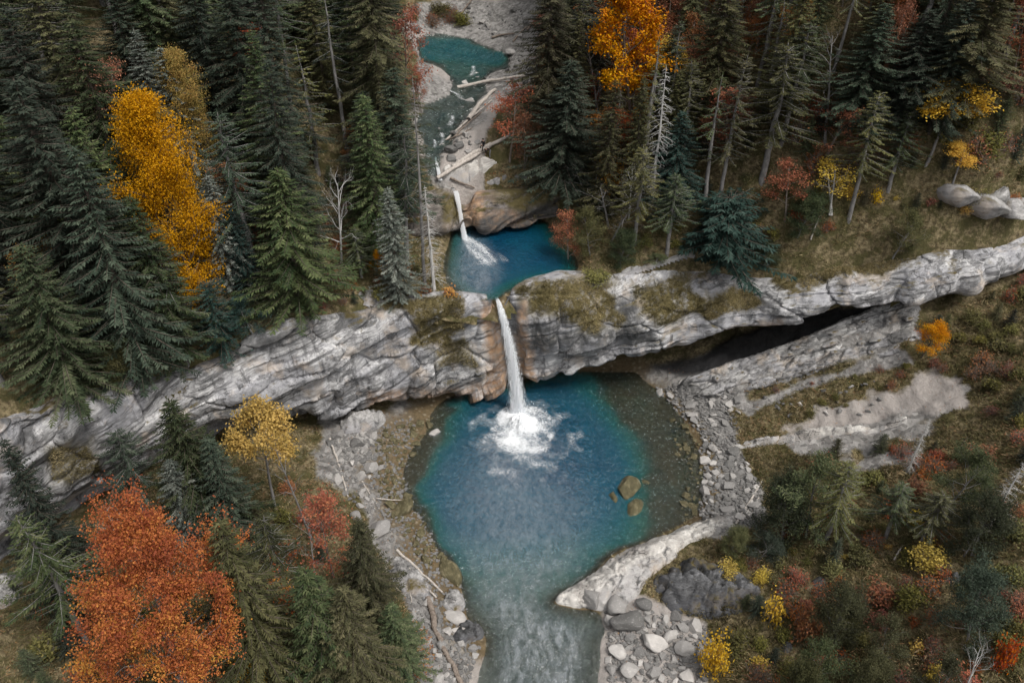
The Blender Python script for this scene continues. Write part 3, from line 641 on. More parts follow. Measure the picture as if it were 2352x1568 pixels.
# ---------------------------------------------------------------- rock outcrops: thick bodies of layered rock standing out of the ground
def outcrop(label, poly, which, hfun, matl, st=.16, dip=14.0, amp=.35, seed=0, name='rock_outcrop', z_hint=None):
    H = UP if which == 'U' else LOW
    if z_hint is None:
        w = [hit(p[0], p[1], which) for p in poly]; w = np.array([q[:2] for q in w if q is not None])
    else: w = at_z([p[0] for p in poly], [p[1] for p in poly], z_hint)[:, :2]
    w = smooth_poly(w, 1)
    xs = np.arange(w[:, 0].min()-.4, w[:, 0].max()+.4, st); ys = np.arange(w[:, 1].min()-.4, w[:, 1].max()+.4, st)
    X, Y = np.meshgrid(xs, ys, indexing='ij'); d = sdist(X, Y, w)+.3*fbm(xy3(X, Y, .5), 3, seed+1)
    hb = hfun(X, Y, d)
    a = math.radians(dip); s = Y*.5+X*math.sin(a)*.6+hb*.8
    lay = fbm(np.stack([X*.12, s*.9, 0*X], -1), 3, seed+3); lay = np.abs(lay)*-1.6+.3
    blk = fbm(xy3(X, Y, .5), 4, seed+5); det = fbm(xy3(X, Y, 1.8), 3, seed+7)
    wid, wg = worley(np.stack([X*.55, Y*.8+X*.25, 0*X+seed], -1), seed+9); wid2, wg2 = worley(np.stack([X*1.5, Y*2.2+X*.6, 0*X+seed], -1), seed+19)
    top = H(X, Y)+hb*.85+(amp*lay*.6+amp*.5*blk+amp*.8*wid+amp*.35*wid2-amp*.7*np.exp(-wg/.06)-amp*.3*np.exp(-wg2/.07)+.10*det)*sstep(-.1, .5, d)-hb*.85*(1-sstep(-.05, .4, d))
    z = top-.25*(1-sstep(0, .3, d))
    z = np.where(d <= 0, H(X, Y)-.25+np.clip(d, -1, 0), z)
    F = grid_faces(*X.shape); kf = (d > -st*2.2).ravel()[F].all(1)
    if kf.sum() == 0: return None
    c = np.array([X[d > 0].mean(), Y[d > 0].mean()]); c = np.array([c[0], c[1], float(H(c[0], c[1]))])
    V, F, _ = compact(np.stack([X, Y, z], -1).reshape(-1, 3)-c, F[kf])
    o = link(name, mk_mesh(name, V, F), None, matl); o.location = c
    return tag(o, label, 'rock')
SLAB = [(1262, 1382), (1300, 1345), (1345, 1312), (1400, 1280), (1480, 1248), (1580, 1216), (1680, 1198), (1705, 1215), (1650, 1262), (1560, 1288), (1550, 1320), (1490, 1352), (1455, 1392), (1390, 1403), (1320, 1396)]
outcrop('long pale limestone slab running down into the pool beside the sandy bank', SLAB, 'L', lambda X, Y, d: .25+.55*np.clip(d, 0, 3)**.8, M['slab'], .11, 24, .22, 300, 'rock_slab', .3)
outcrop('dark weathered rock face under the grassy knoll beside the boulder beach', [(1480, 1345), (1560, 1300), (1640, 1325), (1735, 1385), (1745, 1415), (1690, 1440), (1600, 1432), (1520, 1390)], 'L', lambda X, Y, d: .15+.75*np.clip(d, 0, 2.2)**.8, M['dark_rock'], .12, 24, .5, 320, z_hint=1.2)
# the layered ledge below the cave: beds running up to the right, stepping down to the scree
LXP = np.array([1540, 1640, 1750, 1860, 1975, 2050, 2130.]); LT = np.array([892, 858, 822, 784, 733, 711, 690.]); LB = np.array([918, 912, 888, 858, 828, 808, 770.])
lpx = np.arange(1540, 2131, 3.0); lt, lb = np.interp(lpx, LXP, LT), np.interp(lpx, LXP, LB)
ta = np.array([hit(x_, y_, 'L', 7) for x_, y_ in zip(lpx, lt)]); bo = np.array([hit(x_, y_, 'L', 7) for x_, y_ in zip(lpx, lb)])
for i_ in range(3): ta[:, i_] = smooth1(ta[:, i_], 8); bo[:, i_] = smooth1(bo[:, i_], 8)
edge_f = sstep(0, .08, np.linspace(0, 1, len(lpx)))*sstep(0, .06, np.linspace(1, 0, len(lpx)))
bk = ta.copy(); bk[:, 1] += 1.6; bk[:, 2] -= .6
ta[:, 2] += .75*edge_f-.15; mi = ta*.5+bo*.5; mi[:, 2] += .35*edge_f; bo[:, 2] += .15*edge_f-.1; un = bo.copy(); un[:, 1] += .1; un[:, 2] -= 1.2
rows = catmull(np.array([bk, ta, mi, bo, un]), [6, 26, 26, 8]); LG = np.transpose(rows, (1, 0, 2)).copy(); LN = grid_normals(LG)
if LN[:, 20:40, 2].mean() < 0: LN = -LN
um = np.concatenate([[0], np.cumsum(np.linalg.norm(np.diff(mi, axis=0), axis=1))])[:, None]+0*LG[..., 0]
vm = np.cumsum(np.concatenate([np.zeros((len(lpx), 1)), np.linalg.norm(np.diff(LG, axis=1), axis=-1)], 1), 1)
wq = vm+.5*fbm(LG*.15, 2, 601)+um*.02
wi, wg = worley(np.stack([um*.35, wq*.9, 0*um+.5], -1), 611); wi2, wg2 = worley(np.stack([um*.9, wq*2.2, 0*um+.5], -1), 617)
ld = .42*layers(wq, um, .62, .10, 603)+.2*layers(wq, um, .24, .22, 605)+.26*wi-.3*np.exp(-wg/.05)+.12*wi2-.14*np.exp(-wg2/.06)+.05*fbm(LG*2.5, 2, 607)
LG = LG+(LN*.8+np.array([0, -.25, .2]))*(ld*edge_f[:, None]*np.interp(np.arange(LG.shape[1]), [0, 5, 10, 58, 65], [.2, .8, 1, 1, .5])[None, :])[..., None]
c_ = LG.reshape(-1, 3).mean(0)
o = link('rock_ledge', mk_mesh('rock_ledge', LG.reshape(-1, 3)-c_, grid_faces(*LG.shape[:2])), None, M['ledge']); o.location = c_
tag(o, 'long layered grey rock ledge below the dark cave', 'rock')
outcrop('thin pale rock rib crossing the bare scree slope', [(1660, 1022), (1780, 1000), (1960, 975), (2085, 958), (2090, 978), (1960, 998), (1800, 1022), (1680, 1040)], 'L', lambda X, Y, d: .15+.9*np.clip(d, 0, .8), M['slab'], .11, 10, .3, 340)
outcrop('low pale rock ledge in grass above the right cliff', [(1420, 640), (1460, 605), (1540, 590), (1590, 605), (1580, 632), (1500, 640), (1450, 655)], 'U', lambda X, Y, d: .15+.4*np.clip(d, 0, 1.4), M['grey_rock'], .13, 10, .4, 380)
outcrop('pale rock patch strewn with red leaves above the left cliff', [(810, 680), (840, 662), (885, 660), (890, 690), (850, 700)], 'U', lambda X, Y, d: .2+.6*np.clip(d, 0, 1.2), M['grey_rock'], .13, 5, .3, 390)
outcrop('blue-grey rock block at the left edge under dark spruce', [(-60, 1300), (0, 1272), (45, 1300), (62, 1370), (20, 1400), (-60, 1420)], 'L', lambda X, Y, d: .6+1.6*np.clip(d, 0, 1.8)**.6, M['grey_rock'], .14, 8, .5, 400)
outcrop('grey bedrock shelf on the left bank below the driftwood poles', [(880, 1290), (920, 1265), (970, 1300), (1000, 1370), (985, 1395), (930, 1370), (895, 1340)], 'L', lambda X, Y, d: .2+.5*np.clip(d, 0, 1.4), M['grey_rock'], .12, 8, .3, 410)
outcrop('mossy rock point jutting into the outflow from the left bank', [(1030, 1470), (1060, 1425), (1110, 1430), (1122, 1455), (1090, 1480), (1050, 1490)], 'L', lambda X, Y, d: .2+.7*np.clip(d, 0, 1.0), M['dark_rock'], .11, 30, .4, 420, z_hint=.2)
outcrop('grey rock shoulder beside the driftwood log tip on left bank', [(1010, 1380), (1050, 1350), (1075, 1370), (1072, 1405), (1040, 1415), (1015, 1405)], 'L', lambda X, Y, d: .25+.9*np.clip(d, 0, 1.0), M['grey_rock'], .11, 10, .35, 430, z_hint=.3)
outcrop('pale rock block under the left cliff overhang', [(770, 985), (800, 955), (870, 945), (890, 960), (880, 985), (800, 1010)], 'L', lambda X, Y, d: .4+1.1*np.clip(d, 0, 1.2), M['grey_rock'], .13, 10, .4, 440)
outcrop('pale water-worn ledge beside the upper cascade', [(1012, 400), (1030, 375), (1110, 362), (1150, 372), (1120, 400), (1060, 430), (1025, 425)], 'U', lambda X, Y, d: .3+.7*np.clip(d, 0, 1.6), M['slab'], .13, 12, .5, 450)
outcrop('grey leaf-strewn rock ledge above the upper pool', [(1110, 420), (1180, 395), (1250, 390), (1240, 410), (1170, 425), (1120, 440)], 'U', lambda X, Y, d: .2+.5*np.clip(d, 0, 1.2), M['grey_rock'], .13, 12, .4, 460)
outcrop('mossy boulder block left of the upper fall', [(985, 460), (1000, 430), (1040, 428), (1056, 445), (1050, 475), (1010, 490)], 'U', lambda X, Y, d: .3+1.0*np.clip(d, 0, 1.0), M['grey_rock'], .12, 12, .4, 470)
outcrop('small dark rock face showing in the lower right grass', [(1850, 1335), (1880, 1320), (1905, 1345), (1890, 1375), (1860, 1360)], 'L', lambda X, Y, d: .3+.9*np.clip(d, 0, .9), M['dark_rock'], .12, 12, .4, 480)
outcrop('dark broken rock step under the grass brow on the right', [(2130, 1325), (2160, 1312), (2220, 1325), (2200, 1352), (2150, 1350)], 'L', lambda X, Y, d: .3+.9*np.clip(d, 0, .9), M['dark_rock'], .12, 12, .5, 490)
outcrop('small grey rock in grass between yellow and dark shrubs', [(1780, 1480), (1800, 1462), (1835, 1480), (1820, 1510), (1790, 1505)], 'L', lambda X, Y, d: .2+.7*np.clip(d, 0, .9), M['dark_rock'], .12, 12, .3, 500)

# ---------------------------------------------------------------- plant materials
def foliage(name, cols, trans=.22, var=.45, hue=.015):
    b = NB(name); t = b.attr('tint')
    n = len(cols); c = b.ramp(t, [(i/(n-1) if n > 1 else 0, cc) for i, cc in enumerate(cols)])
    r = b.objrand(); hs = b.n('ShaderNodeHueSaturation'); b.l(c, hs.inputs['Color'])
    b.l(b.mrange(r, 0, 1, .5-hue, .5+hue), hs.inputs['Hue']); b.l(b.mrange(b.math('FRACT', b.math('MULTIPLY', r, 7.3)), 0, 1, 1-var, 1+var), hs.inputs['Value'])
    b.l(b.mrange(b.math('FRACT', b.math('MULTIPLY', r, 3.7)), 0, 1, .85, 1.1), hs.inputs['Saturation'])
    c = hs.outputs[0]
    sh = b.bsdf(c, .75, None, .2); tl = b.n('ShaderNodeBsdfTranslucent'); b.l(c, tl.inputs['Color'])
    mx = b.n('ShaderNodeMixShader'); mx.inputs[0].default_value = trans; b.l(sh, mx.inputs[1]); b.l(tl.outputs[0], mx.inputs[2])
    return b.done(mx.outputs[0])
def bark(name, c1, c2):
    b = NB(name); co = b.coord(); n = b.noise(b.mapping(co, (1, 1, .25)), 5, 5, .7)
    return b.done(b.bsdf(b.mix(b.mrange(n, .3, .7), c1, c2), .95, b.bump(n, .8, .06), .1))
M['sp_dark'] = foliage('spruce_needles_dark', [(0.0159, 0.0245, 0.017), (0.0339, 0.0478, 0.0318), (0.0663, 0.0811, 0.0546)])
M['sp_mid'] = foliage('spruce_needles_green', [(0.0241, 0.0387, 0.0179), (0.0554, 0.0727, 0.031), (0.1174, 0.1296, 0.0625)])
M['sp_olive'] = foliage('spruce_needles_olive', [(0.0364, 0.0403, 0.0162), (0.0788, 0.0788, 0.0323), (0.1489, 0.1389, 0.0631)])
M['sp_silver'] = foliage('fir_needles_silvery', [(0.0499, 0.0632, 0.0529), (0.1212, 0.1367, 0.1161), (0.2419, 0.2573, 0.2213)], .15, .25)
M['sp_teal'] = foliage('fir_needles_bluegreen', [(0.0076, 0.0198, 0.0158), (0.0165, 0.0382, 0.0301), (0.0424, 0.0696, 0.056)], .15, .25)
M['larch_gold'] = foliage('larch_needles_gold', [(.30, .15, .015), (.55, .27, .025), (.68, .37, .045)], .35, .02, .002)
M['larch_yg'] = foliage('larch_needles_yellowgreen', [(.17, .16, .02), (.36, .28, .03), (.55, .32, .03)], .3, .1)
M['lf_red'] = foliage('leaves_orange_red', [(.22, .050, .025), (.40, .11, .045), (.50, .19, .045)], .35, .2)
M['lf_maple'] = foliage('leaves_maple', [(.27, .055, .014), (.47, .13, .016), (.58, .27, .02)], .35, .02, .002)
M['lf_orange'] = foliage('leaves_orange', [(.42, .13, .025), (.55, .24, .025), (.60, .35, .04)], .35, .12)
M['lf_yellow'] = foliage('leaves_yellow', [(.48, .28, .02), (.68, .42, .025), (.78, .54, .07)], .35, .1)
M['lf_gold'] = foliage('leaves_gold_olive', [(.30, .22, .02), (.58, .38, .03), (.72, .47, .05)], .35, .15)
M['lf_rust'] = foliage('leaves_rust', [(.16, .055, .03), (.30, .09, .04), (.38, .17, .07)], .3, .3)
M['lf_olive'] = foliage('leaves_olive', [(0.0585, 0.0585, 0.0156), (0.13, 0.1235, 0.039), (0.26, 0.221, 0.0715)], .3, .3)
M['brush'] = foliage('undergrowth', [(.03, .026, .014), (.12, .09, .045), (.10, .10, .035), (.22, .12, .06), (.34, .27, .15)], .25, .1)
M['grass'] = foliage('grass_blades', [(.07, .06, .026), (.21, .17, .078), (.46, .37, .20)], .3, .1)
M['litter'] = foliage('fallen_leaves', [(.18, .07, .035), (.34, .14, .05), (.46, .26, .08)], .1, .1)
M['bark_grey'] = bark('bark_grey', (.12, .115, .11), (.30, .285, .27))
M['bark_pale'] = bark('bark_pale', (.30, .29, .275), (.60, .585, .56))
M['bark_brown'] = bark('bark_brown', (.055, .044, .035), (.17, .14, .115))
M['drift'] = bark('driftwood', (.26, .23, .20), (.56, .51, .46))
M['drift_dark'] = bark('driftwood_wet', (.09, .07, .055), (.30, .25, .21))
M['twig'] = bark('twig_bark', (.13, .105, .085), (.30, .26, .22))

# ---------------------------------------------------------------- plant builders
def unit(v): return v/(np.linalg.norm(v, axis=-1, keepdims=True)+1e-9)
def kites(P, D, L, Wd, tint, r, flat=.6, sag=.12):
    """narrow leaf-like blades: base point, direction, length, width"""
    n = len(P); D = unit(D)
    ref = unit(np.stack([r.normal(0, 1-flat+.15, n), r.normal(0, 1-flat+.15, n), np.ones(n)], -1))
    S = unit(np.cross(D, ref)); L = L[:, None]; Wd = Wd[:, None]
    dn = np.array([0, 0, -1.0])
    m = P+D*L*.45+dn*L*sag*.3; tip = P+D*L+dn*L*sag
    V = np.stack([P, m+S*Wd*.5, tip, m-S*Wd*.5], 1).reshape(-1, 3)
    F = np.arange(4*n).reshape(n, 4)
    return V, F, np.repeat(tint, 4)
def tube_path(pts, rad, k=5):
    pts = np.asarray(pts, float); n = len(pts); t = unit(np.gradient(pts, axis=0))
    ref = np.where(np.abs(t[:, 2:3]) > .9, np.array([[1., 0, 0]]), np.array([[0, 0, 1.]]))
    a = unit(np.cross(t, ref)); b = np.cross(t, a); an = np.linspace(0, 2*np.pi, k, endpoint=False)
    R = np.asarray(rad, float)[:, None, None]
    V = pts[:, None, :]+R*(np.cos(an)[None, :, None]*a[:, None, :]+np.sin(an)[None, :, None]*b[:, None, :])
    i = np.arange(n*k).reshape(n, k); j = np.roll(i, -1, 1)
    F = np.stack([i[:-1], j[:-1], j[1:], i[1:]], -1).reshape(-1, 4)
    V = V.reshape(-1, 3); c = len(V)
    V = np.concatenate([V, pts[:1], pts[-1:]])
    capA = np.stack([j[0], i[0], np.full(k, c), np.full(k, c)], -1); capB = np.stack([i[-1], j[-1], np.full(k, c+1), np.full(k, c+1)], -1)
    return V, F, np.concatenate([capA, capB])
class Soup:
    def __init__(s): s.V, s.F, s.T, s.n = [], [], [], 0
    def add(s, V, F, t=None):
        s.V.append(V); s.F.append(F+s.n); s.T.append(np.zeros(len(V)) if t is None else np.broadcast_to(t, (len(V),))); s.n += len(V)
    def tube(s, pts, rad, k=4, caps=False):
        V, F, C = tube_path(pts, rad, k); s.add(V, F)
        if caps:
            pass
    def mesh(s, name, smooth=True, mt=None):
        me = mk_mesh(name, np.concatenate(s.V), np.concatenate(s.F), {'tint': np.concatenate(s.T)}, smooth)
        if mt: me.materials.append(mt)
        return me

def conifer(seed, h, r, cb=.06, dz=.42, nb=6, droop=.30, dens=1.0, pw=.85, bl=.62, bw=.15, sparse=0.0, lean=0.0, mt='sp_mid', bk='bark_brown', up=.35, jit=.12, colm=False):
    R = np.random.default_rng(seed); fol = Soup(); wood = Soup()
    zs = np.linspace(-1.0, h*.99, 16); wob = .10*np.stack([np.cumsum(R.normal(0, 1, 16)), np.cumsum(R.normal(0, 1, 16))], -1)*.35
    wob -= wob[1]
    rad = np.interp(zs, [-1, 0, h*.5, h], [h*.010+.03, h*.0085+.025, h*.006+.01, .012])
    ax = np.stack([wob[:, 0], wob[:, 1], zs], -1); wood.tube(ax, rad, 7)
    P, D, L, Wd, T = [], [], [], [], []
    z = cb*h
    while z < h-.15:
        t = (z-cb*h)/(h-cb*h)
        env = (1-t)**pw*(min(1, .55+t*6) if not colm else np.interp(t, [0, .3, .6, 1], [.45, .9, 1, 1]))
        c = np.array([np.interp(z, zs, wob[:, 0]), np.interp(z, zs, wob[:, 1]), z]); az0 = R.uniform(0, 6.28); c0 = c
        for q in range(nb):
            if R.random() < sparse: continue
            c = c0+np.array([0, 0, R.uniform(-.5, .5)*dz*1.1])
            az = az0+q*6.283/nb+R.normal(0, .25); Lb = r*env*R.uniform(.5, 1.1)*(1+.22*math.sin(az*2+z*.55+seed)+.14*math.sin(az*3-z*1.3))+.12
            el = np.interp(t, [0, .6, 1], [-.12, .12, up+.3])+R.normal(0, jit)
            tb = np.clip(R.normal(.45, .22), 0, 1)
            n = max(2, int(Lb/.24*dens)); s = (np.arange(n)+R.uniform(.2, .8))/n
            s = .12+.88*s
            ra = np.array([math.cos(az), math.sin(az), 0]); pe = np.array([-ra[1], ra[0], 0])
            px = c+ra*(s*Lb*math.cos(el))[:, None]; px[:, 2] += s*Lb*math.sin(el)-droop*Lb*s**1.6+.14*Lb*s**4
            if Lb > .5:
                bp = np.array([c, c+ra*Lb*.5*math.cos(el)+np.array([0, 0, Lb*.5*math.sin(el)-droop*Lb*.33]), c+ra*Lb*.97*math.cos(el)+np.array([0, 0, Lb*math.sin(el)-droop*Lb*.93+.14*Lb])])
                wood.tube(bp, [.018+.008*Lb, .014+.004*Lb, .008], 3)
            for sd in (-1, 1, 0):
                d = ra*R.uniform(.45, .9, n)[:, None]+pe*(sd*R.uniform(.55, 1.1, n))[:, None]
                d[:, 2] -= R.uniform(.05, .55, n)+droop*.4
                if sd == 0: d[:, 2] -= R.uniform(.0, .5, n)
                ll = bl*R.uniform(.6, 1.25, n)*np.interp(Lb, [.2, 1.2, 3], [.45, .85, 1.15])*(1.05-.35*s)
                P.append(px); D.append(d); L.append(ll); Wd.append(bw*R.uniform(.7, 1.3, n)); T.append(np.clip(tb+R.normal(0, .16, n), 0, 1))
            P.append(px[-1:]); D.append((ra+np.array([0, 0, -.1]))[None]); L.append(np.array([bl*.8])); Wd.append(np.array([bw])); T.append(np.array([tb]))
        z += dz*R.uniform(.75, 1.25)*np.interp(t, [0, 1], [1.1, .6])
    P.append(np.array([[wob[-1, 0], wob[-1, 1], h*.97]])); D.append(np.array([[0, 0, 1.]])); L.append(np.array([h*.035+.3])); Wd.append(np.array([.1])); T.append(np.array([.6]))
    V, F, TT = kites(np.concatenate(P), np.concatenate(D), np.concatenate(L), np.concatenate(Wd), np.concatenate(T), R)
    fol.add(V, F, TT)
    rq = np.percentile(np.hypot(V[:, 0], V[:, 1]), 93)
    return dict(trunk=wood.mesh('trunk', True, M[bk]), crown=fol.mesh('crown', False, M[mt]), h=V[:, 2].max(), r=rq)

def grow(R, wood, p, d, L, rad, depth, maxd, tips, curve=.25, upb=.25, split=(2, 4), shrink=.68):
    n = 4; pts = [p]; dd = d.copy()
    for i in range(n):
        dd = unit(dd+R.normal(0, curve/2, 3)+np.array([0, 0, upb*.12])); pts.append(pts[-1]+dd*L/n)
    pts = np.array(pts); rr = np.linspace(rad, rad*.55, n+1); wood.tube(pts, rr, 6 if depth == 0 else (4 if depth < 2 else 3))
    if depth >= maxd:
        tips.append(pts); return
    if depth >= maxd-1: tips.append(pts[2:])
    m = R.integers(split[0], split[1]+1)
    for q in range(m):
        s = R.uniform(.35, 1.0) if q else 1.0
        pos = pts[0]+(pts[-1]-pts[0])*s; pos = pts[min(n, int(round(s*n)))]
        ax = unit(R.normal(0, 1, 3)); nd = unit(dd*R.uniform(.55, .95)+ax*R.uniform(.45, .95)+np.array([0, 0, upb*R.uniform(0, .8)]))
        grow(R, wood, pos, nd, L*shrink*R.uniform(.75, 1.2), rad*.55*(.65 if q else .9), depth+1, maxd, tips, curve, upb, split, shrink)

def broadleaf(seed, h, r, leaf=.2, per=26, sig=.38, trunk=.28, limbs=9, maxd=3, mt='lf_orange', bk='bark_brown', stems=1, slim=.0, tintz=0.0, bare=0.0, narrow=0.0):
    R = np.random.default_rng(seed); wood = Soup(); tips = []
    for st in range(stems):
        off = R.normal(0, .18, 2) if stems > 1 else np.zeros(2)
        lean_ = R.normal(0, .10 if stems == 1 else .28, 2)
        zs = np.linspace(-.6, h*.82, 9); ax = np.stack([off[0]+lean_[0]*zs+.06*np.cumsum(R.normal(0, .5, 9)), off[1]+lean_[1]*zs+.06*np.cumsum(R.normal(0, .5, 9)), zs], -1)
        tr = h*.013+.02; wood.tube(ax, np.interp(zs, [-.6, 0, h*.82], [tr*1.3, tr, tr*.25]), 7)
        for q in range(limbs):
            t = trunk+(1-trunk)*(q+R.uniform(0, 1))/limbs*.97; z = t*h*.82
            p = np.array([np.interp(z, zs, ax[:, 0]), np.interp(z, zs, ax[:, 1]), z]); az = q*2.4+R.normal(0, .4)+st*1.7
            e = np.interp(t, [0, 1], [.25, .95])+slim*.5
            d = np.array([math.cos(az)*math.cos(e), math.sin(az)*math.cos(e), math.sin(e)])
            prof = math.sin(math.pi*min(1, .22+.74*(t-trunk)/(1-trunk)))**.7
            Lb = r*.58*prof*R.uniform(.75, 1.15)+.15
            grow(R, wood, p, d, Lb, tr*.45*(1-.5*t), 1, maxd, tips)
        tips.append(ax[-3:])
    out = dict(trunk=wood.mesh('trunk', True, M[bk]), h=h, r=r)
    if bare >= 1: return out
    P, T = [], []
    for tp in tips:
        if R.random() < bare: continue
        k = R.poisson(per); s = R.uniform(0, len(tp)-1.001, k); i = s.astype(int)
        p = tp[i]+(tp[i+1]-tp[i])*(s-i)[:, None]+R.normal(0, sig, (k, 3))*np.array([1, 1, .6])
        tb = R.normal(.5, .2); P.append(p); T.append(np.clip(tb+R.normal(0, .17, k), 0, 1))
    P = np.concatenate(P); T = np.concatenate(T)
    if tintz: T = np.clip(T+tintz*(.5-P[:, 2]/h)*2*.5, 0, 1)
    n = len(P); D = R.normal(0, 1, (n, 3)); D[:, 2] = D[:, 2]*.45-.2
    V, F, TT = kites(P, D, leaf*R.uniform(.65, 1.35, n), leaf*R.uniform(.55, .95, n)*(narrow or 1), T, R, .35)
    fol = Soup(); fol.add(V, F, TT); out['crown'] = fol.mesh('crown', False, M[mt]); print('leaves', seed, n)
    out['h'] = np.percentile(P[:, 2], 99.3); out['r'] = np.percentile(np.hypot(P[:, 0]-P[:, 0].mean(), P[:, 1]-P[:, 1].mean()), 95)
    return out

def snag(seed, h, r, mt='bark_pale', dens=1.0, droop=.35, cb=.12):
    """dead spruce: bare trunk with thin grey drooping branches"""
    R = np.random.default_rng(seed); wood = Soup()
    zs = np.linspace(-.8, h, 14); wob = .05*np.cumsum(R.normal(0, 1, (14, 2)), 0); ax = np.stack([wob[:, 0], wob[:, 1], zs], -1)
    wood.tube(ax, np.interp(zs, [-.8, h], [h*.0105+.05, .02]), 7)
    br = Soup(); z = cb*h
    while z < h*.98:
        t = (z-cb*h)/(h-cb*h)
        for q in range(max(1, int(4*dens))):
            az = R.uniform(0, 6.28); Lb = r*(1-t)**.7*R.uniform(.35, 1.1)+.15; el = R.normal(.05, .15)
            ra = np.array([math.cos(az), math.sin(az), 0]); pe = np.array([-ra[1], ra[0], 0]); c = np.array([np.interp(z, zs, wob[:, 0]), np.interp(z, zs, wob[:, 1]), z])
            s = np.linspace(0, 1, 4)[:, None]; pts = c+ra*s*Lb+pe*R.normal(0, .1)*Lb*s**2+np.array([0, 0, 1.])*(Lb*math.sin(el)*s-droop*Lb*s**2)
            br.tube(pts, [.030, .022, .015, .006], 3)
            for k in range(int(Lb*3)):
                u = R.uniform(.3, 1); b0 = pts[0]+(pts[-1]-pts[0])*u; b0 = np.array([np.interp(u, s[:, 0], pts[:, j]) for j in range(3)])
                d = unit(ra*.6+pe*R.choice([-1, 1])*R.uniform(.4, 1)+np.array([0, 0, R.uniform(-.7, .1)])); l2 = R.uniform(.2, .55)
                br.tube(np.array([b0, b0+d*l2*.5, b0+d*l2+np.array([0, 0, -.08])]), [.011, .009, .005], 3)
        z += .38*R.uniform(.7, 1.3)
    return dict(trunk=wood.mesh('trunk', True, M[mt]), branches=br.mesh('branches', True, M[mt]), h=h, r=r)

def bush(seed, h, r, leaf=.16, nl=1500, mt='lf_olive', bk='twig', twigs=40, shape=.75):
    R = np.random.default_rng(seed); wood = Soup(); tipl = []
    for q in range(twigs):
        az = R.uniform(0, 6.28); e = R.uniform(.25, 1.45); L = R.uniform(.6, 1.05); d = np.array([math.cos(az)*math.cos(e)*r/h*shape, math.sin(az)*math.cos(e)*r/h*shape, math.sin(e)])*h*L
        s = np.linspace(0, 1, 4)[:, None]; pts = R.normal(0, .06, 3)*np.array([1, 1, 0])+d*s+np.array([0, 0, -.18*h])*s**2+R.normal(0, .05*h, (4, 3))*s
        pts[0, 2] -= .15
        wood.tube(pts, [.022, .017, .012, .006], 3); tipl.append(pts)
        for k in range(3):
            u = R.uniform(.4, .95); b0 = np.array([np.interp(u, s[:, 0], pts[:, j]) for j in range(3)]); dd = unit(d+R.normal(0, .6, 3)*h)*h*R.uniform(.15, .35)
            p2 = np.array([b0, b0+dd*.5, b0+dd]); wood.tube(p2, [.010, .008, .004], 3); tipl.append(p2)
    out = dict(stems=wood.mesh('stems', True, M[bk]), h=h, r=r)
    if nl:
        k = nl//len(tipl)+1; P, T = [], []
        for tp in tipl:
            s = R.uniform(.9, len(tp)-1.001, k); i = s.astype(int); P.append(tp[i]+(tp[i+1]-tp[i])*(s-i)[:, None]+R.normal(0, .13*h**.5, (k, 3))); T.append(np.clip(R.normal(.5, .2)+R.normal(0, .15, k), 0, 1))
        P = np.concatenate(P); P[:, 2] = np.abs(P[:, 2]); n = len(P); D = R.normal(0, 1, (n, 3)); D[:, 2] *= .5
        V, F, TT = kites(P, D, leaf*R.uniform(.6, 1.4, n), leaf*R.uniform(.45, .8, n), np.concatenate(T), R, .3)
        f = Soup(); f.add(V, F, TT); out['foliage'] = f.mesh('foliage', False, M[mt])
    return out

PR = {}
PR['A'] = [conifer(11, 20, 3.2, .04, .36, 7, .32, dens=1.69, bl=0.38, bw=0.082), conifer(12, 20, 3.4, .05, .36, 7, .38, dens=1.69, bl=0.38, bw=0.082, pw=.75)]
PR['B'] = [conifer(21, 20, 2.1, .04, .33, 6, .36, pw=.7, dens=1.62, bl=0.36, bw=0.082), conifer(22, 20, 2.3, .06, .33, 6, .30, pw=.6, dens=1.62, bl=0.36, bw=0.082)]
PR['C'] = [conifer(31, 18, 2.4, .38, .42, 5, .34, dens=1.62, sparse=.15, bk='bark_grey', bl=0.37, bw=0.082, pw=.6), conifer(32, 18, 2.6, .33, .42, 5, .30, dens=1.62, sparse=.2, bk='bark_grey', bl=0.37, bw=0.082, pw=.7)]
PR['D'] = [conifer(41, 26, 3.0, .12, .40, 6, .55, pw=.55, bl=0.48, bw=0.090, dens=1.50), conifer(42, 26, 2.8, .18, .42, 6, .5, pw=.6, bl=0.48, bw=0.090, dens=1.50)]
PR['E'] = [conifer(51, 7, 2.6, .02, .24, 8, .14, pw=.6, bl=0.26, bw=0.065, up=.5, dens=1.69), conifer(52, 7, 2.3, .02, .24, 8, .16, pw=.5, bl=0.26, bw=0.065, dens=1.69)]
PR['F'] = [conifer(61, 16, 1.9, .25, .5, 4, .40, dens=1.25, sparse=.4, bk='bark_grey', bl=0.40, bw=0.090), conifer(62, 18, 1.8, .45, .6, 4, .40, dens=1.25, sparse=.45, bk='bark_grey', bl=0.40, bw=0.090)]
PR['L'] = [broadleaf(71, 22, 5.4, .18, 84, .58, .02, 60, 3, 'larch_gold', 'bark_brown', slim=.25)]
PR['N'] = [broadleaf(201, 6, 2.6, .20, 46, .24, .12, 15, 3, 'sp_mid', 'bark_grey', narrow=.32), broadleaf(202, 5, 2.6, .20, 50, .26, .05, 15, 3, 'sp_mid', 'bark_grey', stems=2, narrow=.32)]
PR['Y'] = [conifer(81, 6, 3.0, .0, .24, 9, .25, pw=.45, bl=.5, bw=.12, dens=1.2, mt='sp_teal')]
PR['K'] = [snag(91, 16, 2.2), snag(92, 16, 1.8, dens=1.4, droop=.5)]
PR['O'] = [broadleaf(101, 14, 4.2, .22, 60, .34, .18, 15, 3, 'lf_orange', tintz=.9, slim=.3), broadleaf(102, 9, 3.2, .18, 50, .34, .25, 10, 3, 'lf_orange')]
